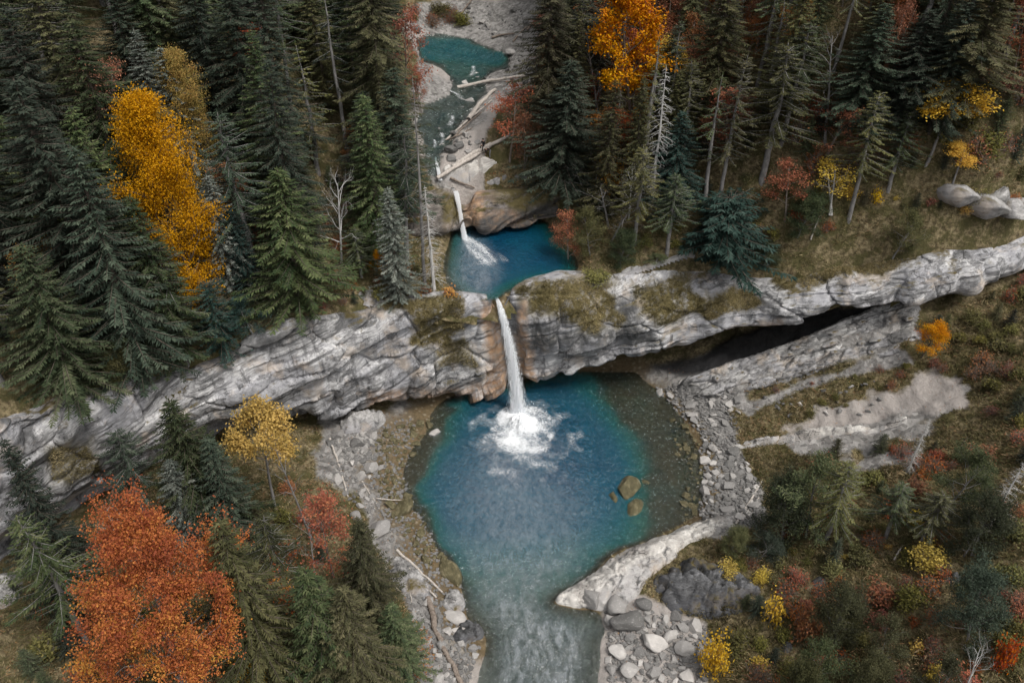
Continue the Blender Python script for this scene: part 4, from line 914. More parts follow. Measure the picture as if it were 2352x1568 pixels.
PR['M'] = [broadleaf(111, 13, 7.2, .16, 100, .34, .08, 20, 4, 'lf_maple', 'bark_grey', tintz=.5, bare=.30)]
PR['G'] = [broadleaf(121, 8, 2.6, .15, 60, .28, .5, 9, 3, 'lf_yellow', 'bark_grey'), broadleaf(122, 6, 2.0, .16, 9, .28, .40, 7, 3, 'lf_yellow', 'bark_pale', stems=2, bare=.2)]
PR['R'] = [broadleaf(131, 9, 2.6, .18, 24, .34, .2, 10, 3, 'lf_red', 'twig', bare=.1), broadleaf(132, 7, 2.4, .18, 18, .34, .2, 9, 3, 'lf_rust', 'twig', stems=2, bare=.15)]
PR['W'] = [broadleaf(141, 10, 3.4, trunk=.25, limbs=11, maxd=4, bk='bark_pale', bare=1), broadleaf(142, 12, 2.8, trunk=.35, limbs=10, maxd=3, bk='bark_grey', bare=1)]
PR['b_olive'] = [bush(151, 1.6, 1.5, .17, 1300, 'lf_olive'), bush(152, 1.2, 1.4, .15, 1000, 'lf_olive')]
PR['b_twig'] = [bush(161, 1.7, 1.6, .14, 350, 'lf_rust', twigs=60), bush(162, 1.5, 1.5, .14, 150, 'lf_rust', twigs=70)]
PR['b_yellow'] = [bush(171, 2.2, 1.8, .18, 1300, 'lf_gold'), bush(172, 1.0, .9, .16, 260, 'lf_yellow', twigs=16)]
PR['b_red'] = [bush(181, 1.6, 1.5, .17, 900, 'lf_red'), bush(182, .9, .8, .15, 260, 'lf_orange', twigs=16)]

# ---------------------------------------------------------------- planting
def put(pr, loc, sxy, sz, rz, name, label, cat, group=None, mt=None, tilt=(0, 0)):
    e = empty(name, loc, rz, (sxy, sxy, sz)); e.rotation_euler = (tilt[0], tilt[1], rz)
    for k in ('trunk', 'stems', 'branches', 'crown', 'foliage'):
        if k in pr: link(k, pr[k], e, M[mt] if (mt and k in ('crown', 'foliage')) else None, own=True)
    return tag(e, label, cat, group)
TAKEN = []
def plant(kind, v, mt, tx, ty, by, rpx, which, label, name='spruce_tree', cat='tree', group=None, tilt=(0, 0), rz=None, hmin=1.0):
    bx = W/2+(tx-W/2)*(NADIR-by)/(NADIR-ty)
    q = hit(bx, by, which)
    if q is None: print('no ground', label); return None
    top = at_d(tx, ty, q[1]); h = max(hmin, top[2]-q[2]+.15); pr = PR[kind][v % len(PR[kind])]
    dist = math.hypot(q[1], CAMZ-q[2]-h/2); rm = rpx*dist/FX
    TAKEN.append((q[0], q[1], max(1.2, rm*.55)))
    return put(pr, q-np.array([0, 0, .1]), rm/pr['r'], h/pr['h'], rng.uniform(0, 6.28) if rz is None else rz, name, label, cat, group, mt, tilt)

T = [
 # ---- left forest
 ('L', 0, 'larch_gold', 322, 218, 690, 86, 'U', 'large golden larch standing out of the dark spruces on the left', 'larch_tree'),
 ('L', 0, 'larch_yg', 397, 118, 440, 52, 'U', 'yellow-green larch half hidden behind the large golden larch', 'larch_tree'),
 ('A', 0, 'sp_silver', 310, 64, 400, 62, 'U', 'silvery fir with pointed top behind the golden larch', 'fir_tree'),
 ('A', 1, 'sp_silver', 366, 105, 440, 66, 'U', 'pale grey-green fir between the golden and yellow-green larches', 'fir_tree'),
 ('B', 0, 'sp_silver', 470, 400, 660, 48, 'U', 'pale fir directly right of the golden larch base', 'fir_tree'),
 ('A', 0, 'sp_dark', 235, -60, 300, 84, 'U', 'dark spruce behind the tall green spruce at upper left'),
 ('D', 0, 'sp_mid', 305, -110, 250, 80, 'U', 'tall spruce rising behind the silvery fir'),
 ('A', 1, 'sp_olive', 360, -70, 240, 74, 'U', 'olive spruce rising behind the yellow-green larch'),
 ('A', 1, 'sp_mid', 160, 40, 560, 120, 'U', 'tall green spruce left of the silvery fir'),
 ('A', 0, 'sp_dark', 45, 160, 760, 150, 'U', 'broad dark spruce at the left edge above the cliff'),
 ('A', 1, 'sp_dark', 10, 10, 560, 110, 'U', 'dark spruce in the upper left corner'),
 ('A', 0, 'sp_dark', 150, 330, 880, 130, 'U', 'big dark spruce overhanging the left cliff top'),
 ('A', 1, 'sp_mid', 40, 560, 930, 120, 'U', 'olive-tinged spruce at the far left cliff rim'),
 ('B', 0, 'sp_mid', 300, 445, 860, 76, 'U', 'slender spruce in front of the lower golden larch'),
 ('C', 0, 'sp_mid', 345, 560, 960, 66, 'U', 'spruce with bare lower trunk against the left cliff face'),
 ('B', 1, 'sp_teal', 530, 480, 680, 42, 'U', 'small dark blue-green fir right of the pale fir', 'fir_tree'),
 ('A', 0, 'sp_mid', 635, 388, 700, 118, 'U', 'dense broad green spruce left of the white bare tree'),
 ('F', 0, 'sp_olive', 685, 98, 400, 52, 'U', 'sparse ragged spruce with pale trunk above the white bare tree'),
 ('D', 0, 'sp_dark', 525, -20, 430, 92, 'U', 'tall dark spruce at top left centre'),
 ('D', 1, 'sp_dark', 430, -60, 330, 80, 'U', 'dark spruce right behind the yellow-green larch'),
 ('D', 0, 'sp_olive', 835, -130, 395, 84, 'U', 'tall drooping spruce left of the stream bend'),
 ('F', 1, 'sp_dark', 745, -60, 375, 40, 'U', 'tall thin spruce with bare grey pole trunk'),
 ('B', 1, 'sp_mid', 672, 320, 470, 36, 'U', 'small spruce just above the white bare tree'),
 ('B', 0, 'sp_silver', 893, 428, 690, 48, 'U', 'light green young fir left of the upper pool', 'fir_tree'),
 ('F', 1, 'sp_olive', 938, 160, 655, 34, 'U', 'tall thin spruce pole left of the upper fall'),
 ('K', 1, None, 985, 425, 668, 40, 'U', 'dead grey spruce beside the upper pool shore', 'dead_spruce'),
 ('C', 1, 'sp_mid', 815, 520, 640, 40, 'U', 'small dark spruce between white tree and light green fir'),
 ('W', 0, None, 748, 368, 612, 66, 'U', 'pale leafless tree with many fine branches above the left cliff', 'bare_tree'),
 ('N', 0, 'sp_teal', 560, 690, 800, 60, 'U', 'dark low fir bush hanging over the left cliff rim', 'fir_bush'),
 ('E', 1, 'sp_teal', 470, 640, 800, 60, 'U', 'dark blue-green fir at the rim below the golden larch', 'fir_tree'),
 ('E', 0, 'sp_mid', 620, 600, 720, 44, 'U', 'small green spruce among dry brush on the left rim'),
 ('N', 1, 'sp_olive', 230, 800, 900, 55, 'U', 'olive fir bush on the left cliff edge', 'fir_bush'),
 ('R', 0, 'lf_rust', 520, 365, 500, 52, 'U', 'rust-brown half-bare beech right of the golden larch', 'beech_tree'),
 ('R', 0, 'lf_red', 628, 362, 460, 34, 'U', 'orange-red beech top above the dense broad spruce', 'beech_tree'),
 ('O', 1, 'lf_orange', 810, 290, 400, 32, 'U', 'orange beech glowing at foot of the drooping spruce', 'beech_tree'),
 ('G', 0, 'lf_yellow', 870, 360, 420, 26, 'U', 'small yellow beech at foot of the drooping spruce', 'beech_tree'),
 ('R', 0, 'lf_red', 912, 15, 250, 50, 'U', 'thin red beech left of the stream bend', 'beech_tree'),
 ('R', 1, 'lf_rust', 960, 150, 260, 30, 'U', 'small grey-brown bare shrub leaning over the gravel bar', 'beech_tree'),
 ('O', 1, 'lf_orange', 880, 575, 640, 22, 'U', 'small orange sapling among left terrace spruces', 'beech_sapling'),
 ('O', 1, 'lf_orange', 450, 620, 690, 26, 'U', 'small orange-brown sapling under the golden larch', 'beech_sapling'),
 # ---- middle and right forest
 ('D', 1, 'sp_olive', 1268, -90, 330, 74, 'U', 'tall spruce right of the stream bend'),
 ('A', 0, 'sp_dark', 1302, 130, 440, 104, 'U', 'massive dark spruce above the upper pool'),
 ('D', 0, 'sp_dark', 1355, -120, 260, 44, 'U', 'dark narrow spruce behind the massive dark spruce'),
 ('R', 0, 'lf_red', 1172, 196, 372, 52, 'U', 'pale orange beech on the bank right of the fallen logs', 'beech_tree'),
 ('R', 1, 'lf_rust', 1205, 250, 390, 44, 'U', 'brown thin beech beside the massive dark spruce', 'beech_tree'),
 ('O', 0, 'lf_orange', 1490, -45, 330, 74, 'U', 'tall orange beech glowing on the right slope', 'beech_tree'),
 ('G', 0, 'lf_yellow', 1553, 88, 300, 38, 'U', 'yellow beech right beside the tall orange beech', 'beech_tree'),
 ('W', 1, None, 1403, 20, 330, 60, 'U', 'bare grey beech left of the tall orange beech', 'bare_tree'),
 ('K', 0, None, 1448, -60, 352, 26, 'U', 'straight bare grey trunk left of the tall orange beech', 'dead_spruce'),
 ('K', 0, None, 1530, 150, 478, 52, 'U', 'leaning dead spruce with bare grey branches on right slope', 'dead_spruce'),
 ('A', 1, 'sp_teal', 1570, 255, 480, 66, 'U', 'dark blue-green fir beside the leaning dead spruce', 'fir_tree'),
 ('C', 0, 'sp_mid', 1556, 395, 585, 54, 'U', 'green spruce with grey lower trunk near the right rim'),
 ('C', 1, 'sp_olive', 1480, 330, 560, 56, 'U', 'olive spruce in front of the leaning dead spruce'),
 ('N', 0, 'sp_olive', 1362, 475, 590, 44, 'U', 'small bushy spruce on the bank right of the upper pool'),
 ('R', 0, 'lf_red', 1310, 495, 615, 40, 'U', 'red beech sapling overhanging the upper pool', 'beech_sapling'),
 ('N', 1, 'sp_mid', 1430, 530, 610, 34, 'U', 'small spruce on grass right of the red sapling'),
 ('C', 1, 'sp_olive', 1815, 88, 415, 84, 'U', 'olive spruce with long grey trunk on the right slope'),
 ('C', 0, 'sp_mid', 1855, 45, 330, 62, 'U', 'bluish green spruce behind the long-trunked olive spruce'),
 ('D', 1, 'sp_olive', 1680, -60, 310, 70, 'U', 'tall olive spruce right of the yellow beech'),
 ('R', 0, 'lf_red', 1690, 195, 340, 58, 'U', 'red beech on the slope right of the dark fir', 'beech_tree'),
 ('R', 0, 'lf_rust', 1650, 250, 380, 44, 'U', 'brownish red beech behind the dark fir', 'beech_tree'),
 ('R', 0, 'lf_red', 1930, 240, 360, 56, 'U', 'red beech in the middle of the right slope', 'beech_tree'),
 ('W', 1, None, 1965, 40, 330, 60, 'U', 'leafless beech above the middle red beech', 'bare_tree'),
 ('C', 0, 'sp_olive', 2032, 205, 505, 56, 'U', 'spruce with tall bare trunk above the cave slope'),
 ('C', 1, 'sp_mid', 2098, 245, 440, 52, 'U', 'spruce with thick grey trunk right of the tall bare trunk'),
 ('A', 0, 'sp_dark', 2030, 0, 300, 84, 'U', 'dark spruce at upper right above the bare trunk'),
 ('A', 1, 'sp_dark', 2140, 20, 280, 80, 'U', 'dark spruce behind the bright yellow tree'),
 ('G', 0, 'lf_yellow', 2190, 188, 385, 70, 'U', 'bright yellow tree on the upper right slope', 'maple_tree'),
 ('G', 0, 'lf_gold', 2218, 335, 430, 48, 'U', 'golden yellow bushy tree above the rounded outcrop', 'maple_tree'),
 ('G', 1, 'lf_yellow', 1940, 372, 488, 50, 'U', 'sparse yellow birch with pale stems on grassy slope', 'birch_tree'),
 ('D', 0, 'sp_olive', 2310, -60, 270, 90, 'U', 'big drooping spruce in the upper right corner'),
 ('A', 1, 'sp_dark', 2240, -30, 300, 76, 'U', 'dark spruce left of the upper right corner spruce'),
 ('Y', 0, 'sp_teal', 1685, 440, 694, 106, 'U', 'large dark green yew bush above the right cliff', 'yew_bush'),
 ('N', 1, 'sp_mid', 1860, 440, 540, 44, 'U', 'young spruce left of the sparse yellow birch'),
 ('N', 0, 'sp_olive', 2090, 480, 590, 50, 'U', 'dark bushy spruce above the right cliff overhang'),
 ('N', 1, 'sp_mid', 1770, 560, 650, 36, 'U', 'small spruce right of the large yew bush'),
 ('N', 0, 'sp_mid', 1500, 640, 725, 30, 'U', 'small dark juniper on the right cliff shoulder'),
 # ---- gorge floor
 ('M', 0, 'lf_maple', 262, 1222, 1600, 192, 'L', 'huge orange-red maple in the lower left corner', 'maple_tree'),
 ('A', 1, 'sp_olive', 505, 1190, 1560, 110, 'L', 'green spruce right of the huge orange-red maple'),
 ('A', 0, 'sp_mid', 392, 905, 1225, 100, 'L', 'dark spruce standing below the left cliff above the maple'),
 ('B', 1, 'sp_silver', 385, 1050, 1260, 50, 'L', 'young silvery fir at the top of the huge maple', 'fir_tree'),
 ('B', 0, 'sp_dark', 470, 1000, 1250, 62, 'L', 'slim dark spruce left of the golden broadleaf tree'),
 ('C', 0, 'sp_dark', 255, 985, 1200, 62, 'L', 'dark spruce against the foot of the left cliff'),
 ('G', 0, 'lf_gold', 572, 935, 1170, 76, 'L', 'golden broadleaf tree with thin trunk below the left cliff', 'maple_tree'),
 ('W', 1, None, 655, 960, 1240, 50, 'L', 'thin leafless tree right of the golden broadleaf tree', 'bare_tree'),
 ('R', 0, 'lf_red', 722, 1120, 1330, 64, 'L', 'orange-red beech beside the left stony bank', 'beech_tree'),
 ('A', 0, 'sp_olive', 812, 1185, 1430, 74, 'L', 'bushy green spruce on the left bank near the driftwood'),
 ('A', 1, 'sp_mid', 900, 1385, 1545, 62, 'L', 'small green spruce nearest the big driftwood log'),
 ('A', 1, 'sp_olive', 790, 1350, 1570, 84, 'L', 'bushy spruce left of the one nearest the driftwood log'),
 ('C', 0, 'sp_olive', 610, 1180, 1440, 66, 'L', 'sparse olive spruce between golden tree and green spruce'),
 ('B', 0, 'sp_mid', 700, 1300, 1560, 76, 'L', 'slim spruce at the bottom left of centre'),
 ('C', 1, 'sp_mid', 40, 1180, 1480, 90, 'L', 'drooping spruce at the left edge in front of the cliff'),
 ('A', 0, 'sp_dark', -10, 1000, 1400, 80, 'L', 'dark spruce cut by the left picture edge below the cliff'),
 ('b_yellow', 0, 'lf_gold', 560, 1490, 1580, 56, 'L', 'yellow bush at the bottom edge right of the maple', 'shrub', 'shrub'),
 ('W', 0, None, 690, 1180, 1330, 50, 'L', 'tangle of pale leafless twigs beside the orange-red beech', 'bare_tree'),
 ('W', 0, None, 235, 1130, 1290, 60, 'L', 'leafless shrub before the lower left cliff foot', 'bare_tree'),
 # ---- right bank
 ('O', 1, 'lf_orange', 2150, 733, 826, 40, 'L', 'orange bush at the right end of the layered ledge', 'beech_bush'),
 ('N', 0, 'sp_mid', 1905, 1065, 1238, 84, 'L', 'bushy dark pine group centre on the right bank knoll', 'pine_tree'),
 ('N', 1, 'sp_mid', 1835, 1110, 1245, 60, 'L', 'bushy pine at the left of the right bank knoll', 'pine_tree'),
 ('C', 1, 'sp_olive', 1960, 1060, 1240, 60, 'L', 'pine with visible trunk on the right bank knoll', 'pine_tree'),
 ('N', 1, 'sp_olive', 1690, 1215, 1275, 30, 'L', 'small pine at the inner end of the pale slab', 'pine_tree'),
 ('N', 0, 'sp_dark', 1760, 1230, 1285, 48, 'L', 'low dark juniper on the right bank knoll', 'juniper'),
 ('K', 1, None, 1815, 1090, 1215, 24, 'L', 'small dead grey sapling by the right shingle beach', 'dead_spruce'),
 ('N', 0, 'sp_mid', 2240, 1030, 1170, 70, 'L', 'dark bushy spruce on the right slope below the scree'),
 ('C', 0, 'sp_mid', 2085, 1110, 1235, 50, 'L', 'thin grey-green spruce on the right slope'),
 ('C', 1, 'sp_olive', 2170, 1130, 1250, 60, 'L', 'leaning olive spruce at the right end of the grass brow'),
 ('N', 1, 'sp_mid', 2290, 1150, 1280, 58, 'L', 'dark spruce at the right edge above the grass brow'),
 ('K', 0, None, 2352, 1060, 1220, 44, 'L', 'dead grey spruce at the right picture edge', 'dead_spruce'),
 ('K', 1, None, 2130, 960, 1090, 26, 'L', 'fallen pale dead tree top on the scree slope', 'dead_spruce'),
 ('N', 1, 'sp_olive', 1955, 1365, 1480, 54, 'L', 'grey-green spruce below the dark rock step on right'),
 ('N', 0, 'sp_mid', 1905, 1465, 1590, 54, 'L', 'green spruce at the bottom edge right of the red shrub'),
 ('N', 1, 'sp_olive', 1845, 1520, 1640, 42, 'L', 'spruce cut by the bottom edge right of the yellow bush'),
 ('N', 0, 'sp_olive', 2070, 1420, 1530, 48, 'L', 'dark spruce in the middle of the lower right slope'),
 ('N', 1, 'sp_dark', 2300, 1320, 1460, 66, 'L', 'dark spruce mass near the lower right edge'),
 ('N', 0, 'sp_olive', 2180, 1500, 1640, 54, 'L', 'spruce cut by the bottom edge on the far right slope'),
 ('N', 1, 'sp_olive', 2020, 1500, 1600, 42, 'L', 'olive spruce at the bottom edge of the right slope'),
 ('W', 0, None, 2290, 1490, 1640, 60, 'L', 'leafless grey shrub in the lower right corner', 'bare_tree'),
 ('b_yellow', 0, 'lf_yellow', 1655, 1448, 1540, 48, 'L', 'round yellow bush beside the boulder beach', 'shrub', 'shrub'),
 ('b_yellow', 1, 'lf_gold', 1790, 1360, 1430, 34, 'L', 'olive-yellow shrub below the grassy knoll', 'shrub', 'shrub'),
 ('b_red', 0, 'lf_red', 1885, 1490, 1545, 30, 'L', 'small red shrub on the lower right slope', 'shrub', 'shrub'),
 ('b_red', 0, 'lf_red', 2345, 1455, 1540, 34, 'L', 'orange-red shrub at the lower right picture edge', 'shrub', 'shrub'),
 ('b_red', 0, 'lf_rust', 1880, 1380, 1470, 48, 'L', 'dull red shrub beside the grey-green spruce', 'shrub', 'shrub'),
 ('b_red', 1, 'lf_orange', 740, 800, 842, 20, 'L', 'tiny orange sapling clinging to the left cliff', 'shrub', 'shrub'),
 ('b_yellow', 1, 'lf_yellow', 2115, 1470, 1500, 22, 'L', 'small yellow shrub on the lower right slope', 'shrub', 'shrub'),
 ('b_yellow', 1, 'lf_gold', 2160, 1520, 1560, 24, 'L', 'yellow shrub near the bottom edge on the right', 'shrub', 'shrub'),
 ('b_yellow', 1, 'lf_yellow', 2020, 430, 462, 20, 'U', 'small yellow shrub beside the tall bare trunk', 'shrub', 'shrub'),
 ('b_yellow', 1, 'lf_yellow', 1455, 320, 400, 24, 'U', 'yellow sapling at foot of the tall orange beech', 'shrub', 'shrub'),
 ('b_red', 1, 'lf_orange', 1035, 655, 690, 26, 'U', 'pale orange shrub at the upper pool outlet', 'shrub', 'shrub'),
 ('b_red', 1, 'lf_orange', 960, 680, 705, 14, 'U', 'tiny orange shrub on the left cliff rim', 'shrub', 'shrub'),
 ('b_olive', 0, 'lf_olive', 1365, 625, 705, 52, 'U', 'dark olive bush on the rock dome right of the fall', 'shrub', 'shrub'),
]
for t in T:
    if t[0] == 'W' and t[1] == 0 and t[3] == 748: t = t[:3]+(748, 360, 612, 76)+t[7:]
    nm = t[9] if len(t) > 9 else 'spruce_tree'; ct = t[10] if len(t) > 10 else ('shrub' if 'bush' in nm or nm == 'juniper' else 'tree')
    plant(*t[:8], t[8], nm, ct, rz=2.6 if t[0] in 'ML' else None)

# ---- the forest between: individual trees spread over the valley sides
CLEAR = [np.array(p, float) for p in (
 [(925, 15), (1235, -40), (1240, 60), (1225, 200), (1125, 240), (1115, 350), (1250, 380), (1255, 430), (1330, 480), (1335, 640), (1015, 680), (1035, 560), (1000, 470), (975, 420), (955, 330), (935, 240), (965, 150), (930, 90)],
 [(640, 620), (880, 600), (1060, 600), (1160, 680), (1420, 640), (1600, 600), (1780, 600), (2000, 520), (2352, 420), (2352, 700), (1180, 960), (0, 1400), (0, 960), (560, 780)],
 [(300, 60), (330, 60), (400, 110), (470, 250), (480, 340), (400, 330), (350, 215), (270, 240), (270, 160)], [(275, 235), (345, 212), (480, 480), (440, 660), (380, 640), (300, 450)],
 [(2130, 320), (2190, 185), (2250, 190), (2260, 420), (2190, 420)], [(715, 375), (800, 385), (800, 560), (730, 560)])]
FRONT = [0, 0, 85, 75, 90, 90]
def blocks(x, y, z, h, r):
    zs = z+np.linspace(.05, 1, 7)*h; rr = r*np.interp(np.linspace(.05, 1, 7), [0, 1], [.8, .1])
    for dx in (-1, 0, 1):
        px, py = to_px(np.stack([x+dx*rr, y+0*zs, zs], -1))
        for c, lim in zip(CLEAR, FRONT):
            if (not lim or y < lim) and in_poly(px, py, c).any(): return True
    return False
FILL = {'Ls': ('deep green spruce among many in the dense forest on the left valley side', 'spruces of the left valley side'),
        'Rs': ('mid-size spruce among many on the steep right valley side', 'spruces of the right valley side'),
        'Rr': ('thin rust-red beech among the spruces on the right valley side', 'rust-red beeches of the right valley side'),
        'Rb': ('thin leafless beech among the spruces on the right valley side', 'leafless beeches of the right valley side'),
        'Lr': ('thin rust-orange beech under the spruces on the left valley side', 'rust-orange beeches of the left valley side'),
        'Bk': ('far spruce at the head of the valley behind the stream bend', 'far spruces at the valley head')}
R4 = np.random.default_rng(99); cnt = {}
for _ in range(9500):
    x = R4.uniform(-78, 84); y = R4.uniform(46, 165)
    if y < float(y_rim(x))+3: continue
    z = float(UP(x, y)); px, py = to_px((x, y, z))
    if not (-160 < px < 2510) or py < -420: continue
    left = px < 1000; far = y > 118
    if any((x-a)**2+(y-b)**2 < (c+(1.5 if left else .7))**2 for a, b, c in TAKEN): continue
    h = R4.uniform(14, 23) if left else R4.uniform(10, 18)
    u = R4.random()
    if left:
        key = 'Lr' if u < .08 else 'Ls'
    else: key = 'Rs' if u < .52 else ('Rr' if u < .80 else 'Rb')
    if far: key = 'Bk'; h = R4.uniform(12, 20)
    if key in ('Rr', 'Lr', 'Rb'): h = R4.uniform(6, 10)
    r = {'Ls': 3.0, 'Rs': 2.2, 'Bk': 2.2}.get(key, 2.2)*R4.uniform(.85, 1.2)
    _, tpy = to_px((x, y, z+h))
    if tpy < -330 and py < -40: continue
    if blocks(x, y, z, h, r): continue
    TAKEN.append((x, y, r*(.62 if left else .46))); lab, grp = FILL[key]; cnt[key] = cnt.get(key, 0)+1
    if key in ('Ls', 'Rs', 'Bk'):
        k = R4.choice(['A', 'A', 'B', 'D', 'C'] if left else ['A', 'C', 'B', 'C', 'F']); v = int(R4.integers(0, 2))
        mt = R4.choice(['sp_dark', 'sp_dark', 'sp_mid', 'sp_mid', 'sp_olive'] if left else ['sp_dark', 'sp_mid', 'sp_olive', 'sp_olive'])
        nm = 'spruce_tree'
    elif key == 'Rb': k, v, mt, nm = 'W', int(R4.integers(0, 2)), None, 'bare_tree'
    else: k, v, mt, nm = 'R', int(R4.integers(0, 2)), str(R4.choice(['lf_red', 'lf_rust', 'lf_rust', 'lf_orange'])), 'beech_tree'
    if key in ('Ls', 'Rs', 'Bk'):
        form = {'A': 'broad', 'B': 'slender', 'C': 'long-trunked', 'D': 'drooping', 'F': 'ragged'}[k]; tone = {'sp_dark': 'dark', 'sp_mid': 'mid-green', 'sp_olive': 'olive'}[mt]
        if key == 'Ls': zone = 'near the left picture edge' if px < 250 else ('close to the golden larch' if px < 520 else ('between golden larch and stream valley' if px < 780 else 'beside the stream valley'))
        elif key == 'Rs': zone = 'above the upper pool' if px < 1480 else ('around the dark blue-green fir' if px < 1750 else ('upslope of the sparse yellow birch' if px < 2080 else 'below the upper right corner'))
        else: zone = 'far left at the valley head' if px < 850 else ('beside the stream head' if px < 1350 else 'far right at the valley head')
        lab = form+' '+tone+' spruce '+zone
    elif key in ('Rr', 'Rb'):
        zone = 'left of the tall orange beech' if px < 1450 else ('around the dark blue-green fir' if px < 1750 else ('upslope of the sparse yellow birch' if px < 2080 else 'below the upper right corner'))
        lab = ('leafless thin beech ' if key == 'Rb' else {'lf_red': 'thin red', 'lf_rust': 'thin rust-brown', 'lf_orange': 'thin orange'}[mt]+' beech ')+zone
    pr = PR[k][v]
    put(pr, (x, y, z-.15), r/pr['r'], h/pr['h'], R4.uniform(0, 6.28), nm, lab, 'tree', grp, mt, (R4.normal(0, .03), R4.normal(0, .03)))
print('fill trees', cnt)

# ---------------------------------------------------------------- falling water and foam
def fall_material():
    b = NB('falling_water'); co = b.coord(); e = b.attr('tint')
    st = b.noise(b.mapping(co, (4.6, 4.6, .2)), 2.2, 7, .75, .35)
    al = b.mrange(b.math('ADD', b.math('MULTIPLY', e, 1.25), b.math('MULTIPLY', b.math('SUBTRACT', st, .5), 3.0)), .12, .6)
    col = b.mix(b.mrange(st, .3, .65), (.86, .89, .93), (.99, .99, .99))
    sh = b.bsdf(col, .6, None, .3); tl = b.n('ShaderNodeBsdfTranslucent'); tl.inputs['Color'].default_value = (.85, .9, .95, 1)
    m1 = b.n('ShaderNodeMixShader'); m1.inputs[0].default_value = .55; b.l(sh, m1.inputs[1]); b.l(tl.outputs[0], m1.inputs[2])
    tr = b.n('ShaderNodeBsdfTransparent'); m2 = b.n('ShaderNodeMixShader'); b.l(al, m2.inputs[0]); b.l(tr.outputs[0], m2.inputs[1]); b.l(m1.outputs[0], m2.inputs[2])
    return b.done(m2.outputs[0])
def foam_material(streaky=False):
    b = NB('foam_streaks' if streaky else 'foam'); co = b.coord(); e = b.attr('tint')
    w = b.n('ShaderNodeTexNoise'); b.l(co, w.inputs['Vector']); w.inputs['Scale'].default_value = .9; w.inputs['Detail'].default_value = 3
    sc = b.n('ShaderNodeVectorMath', operation='SCALE'); b.l(w.outputs['Color'], sc.inputs[0]); sc.inputs['Scale'].default_value = 1.1
    ad = b.n('ShaderNodeVectorMath', operation='ADD'); b.l(co, ad.inputs[0]); b.l(sc.outputs[0], ad.inputs[1])
    n = b.noise(ad.outputs[0], 1.7, 6, .62, .6); n2 = b.noise(co, 3.6, 5, .6, .8)
    fil = b.mrange(b.math('ABSOLUTE', b.math('SUBTRACT', n, .5)), .0, .055, 1, 0); fil2 = b.mrange(b.math('ABSOLUTE', b.math('SUBTRACT', n2, .5)), .0, .06, 1, 0)
    web = b.math('MULTIPLY', b.math('MAXIMUM', fil, b.math('MULTIPLY', fil2, .8)), b.mrange(e, .12, .6))
    core = b.mrange(b.math('ADD', e, b.math('MULTIPLY', b.math('SUBTRACT', n2, .5), .9)), .40, 1.3)
    al = b.math('MAXIMUM', core, b.math('MULTIPLY', web, .7)); al = b.math('MAXIMUM', al, b.mrange(e, .25, 1.1, 0, .3))
    sh = b.bsdf((.93, .95, .97), .8, b.bump(n, .8, .2), .2)
    tr = b.n('ShaderNodeBsdfTransparent'); m2 = b.n('ShaderNodeMixShader'); b.l(al, m2.inputs[0]); b.l(tr.outputs[0], m2.inputs[1]); b.l(sh, m2.inputs[2])
    return b.done(m2.outputs[0])
M['fall'] = fall_material(); M['foam'] = foam_material()
def ribbon(path, widths, name, parent, bow=.45, n=70, k=26, seed=0, edge_pow=3.0, gain=1.0):
    R = np.random.default_rng(seed); P = np.array(path, float); t = np.linspace(0, 1, len(P)); u = np.linspace(0, 1, n)
    c = np.stack([np.interp(u, t, P[:, i]) for i in range(3)], -1)
    for i in range(3): c[:, i] = smooth1(c[:, i], 3)
    c[0] = P[0]; c[-1] = P[-1]
    w = np.interp(u, t, widths)[:, None]; a = np.linspace(-1, 1, k)[None, :]
    X = c[:, 0:1]+a*w; Y = c[:, 1:2]-bow*np.sqrt(np.clip(1-a*a, 0, 1))*w+0*X; Z = c[:, 2:3]+0*X
    nz = vnoise(np.stack([X*3.2, Y*0+seed, Z*.35], -1), 5)+.5*vnoise(np.stack([X*8, Y*0, Z*.6], -1), 6)
    Y = Y-.10*nz*w; X = X+.06*nz*w*(.3+u[:, None])
    e = (1-np.abs(a)**edge_pow)*gain*sstep(-.02, .07, u)[:, None]+0*X
    o = link(name, mk_mesh(name, np.stack([X, Y, Z], -1).reshape(-1, 3), grid_faces(n, k), {'tint': e.ravel()}), parent, M['fall'])
    return o
def foam_disc(name, parent, c, r, rise, seed, z0, stretch=(1, 1), shift=(0, 0), n=46, gain=1.0):
    rr = np.linspace(0, 1, n)[:, None]; an = np.linspace(0, 2*np.pi, 96)[None, :]
    X = rr*r*np.cos(an)*stretch[0]+shift[0]*rr**1.2; Y = rr*r*np.sin(an)*stretch[1]+shift[1]*rr**1.2
    nz = fbm(np.stack([X+c[0], Y+c[1], 0*X], -1)*.9, 3, seed)
    Z = z0+rise*np.exp(-(rr/.28)**2)*(1+.8*fbm(np.stack([X, Y, 0*X], -1)*2.2, 3, seed+3))+.03*(1-rr)
    e = np.clip(1.3-1.25*rr+.95*nz, 0, 1.3)*gain*sstep(1.0, .82, rr)
    e[0] = 1.3; Zc = Z[0].mean(); Z[0] = Zc; Z[:, -1] = Z[:, 0]; e[:, -1] = e[:, 0]
    return link(name, mk_mesh(name, np.stack([X, Y, Z], -1).reshape(-1, 3)+np.array([c[0], c[1], 0]), grid_faces(n, 96), {'tint': e.ravel()}), parent, M['foam'])
wf = empty('waterfall', (0, 0, 0)); tag(wf, 'tall white waterfall dropping through the rock slot into the big blue pool', 'waterfall')
pth = [at_d(1139, 680, 71.4), at_d(1141, 684, 70.9), at_d(1146, 695, 70.4), at_d(1153, 720, 70.0), at_d(1163, 760, 69.8), at_d(1172, 800, 69.6), at_d(1180, 850, 69.3), at_d(1186, 900, 69.05), at_d(1191, 942, 68.9)]
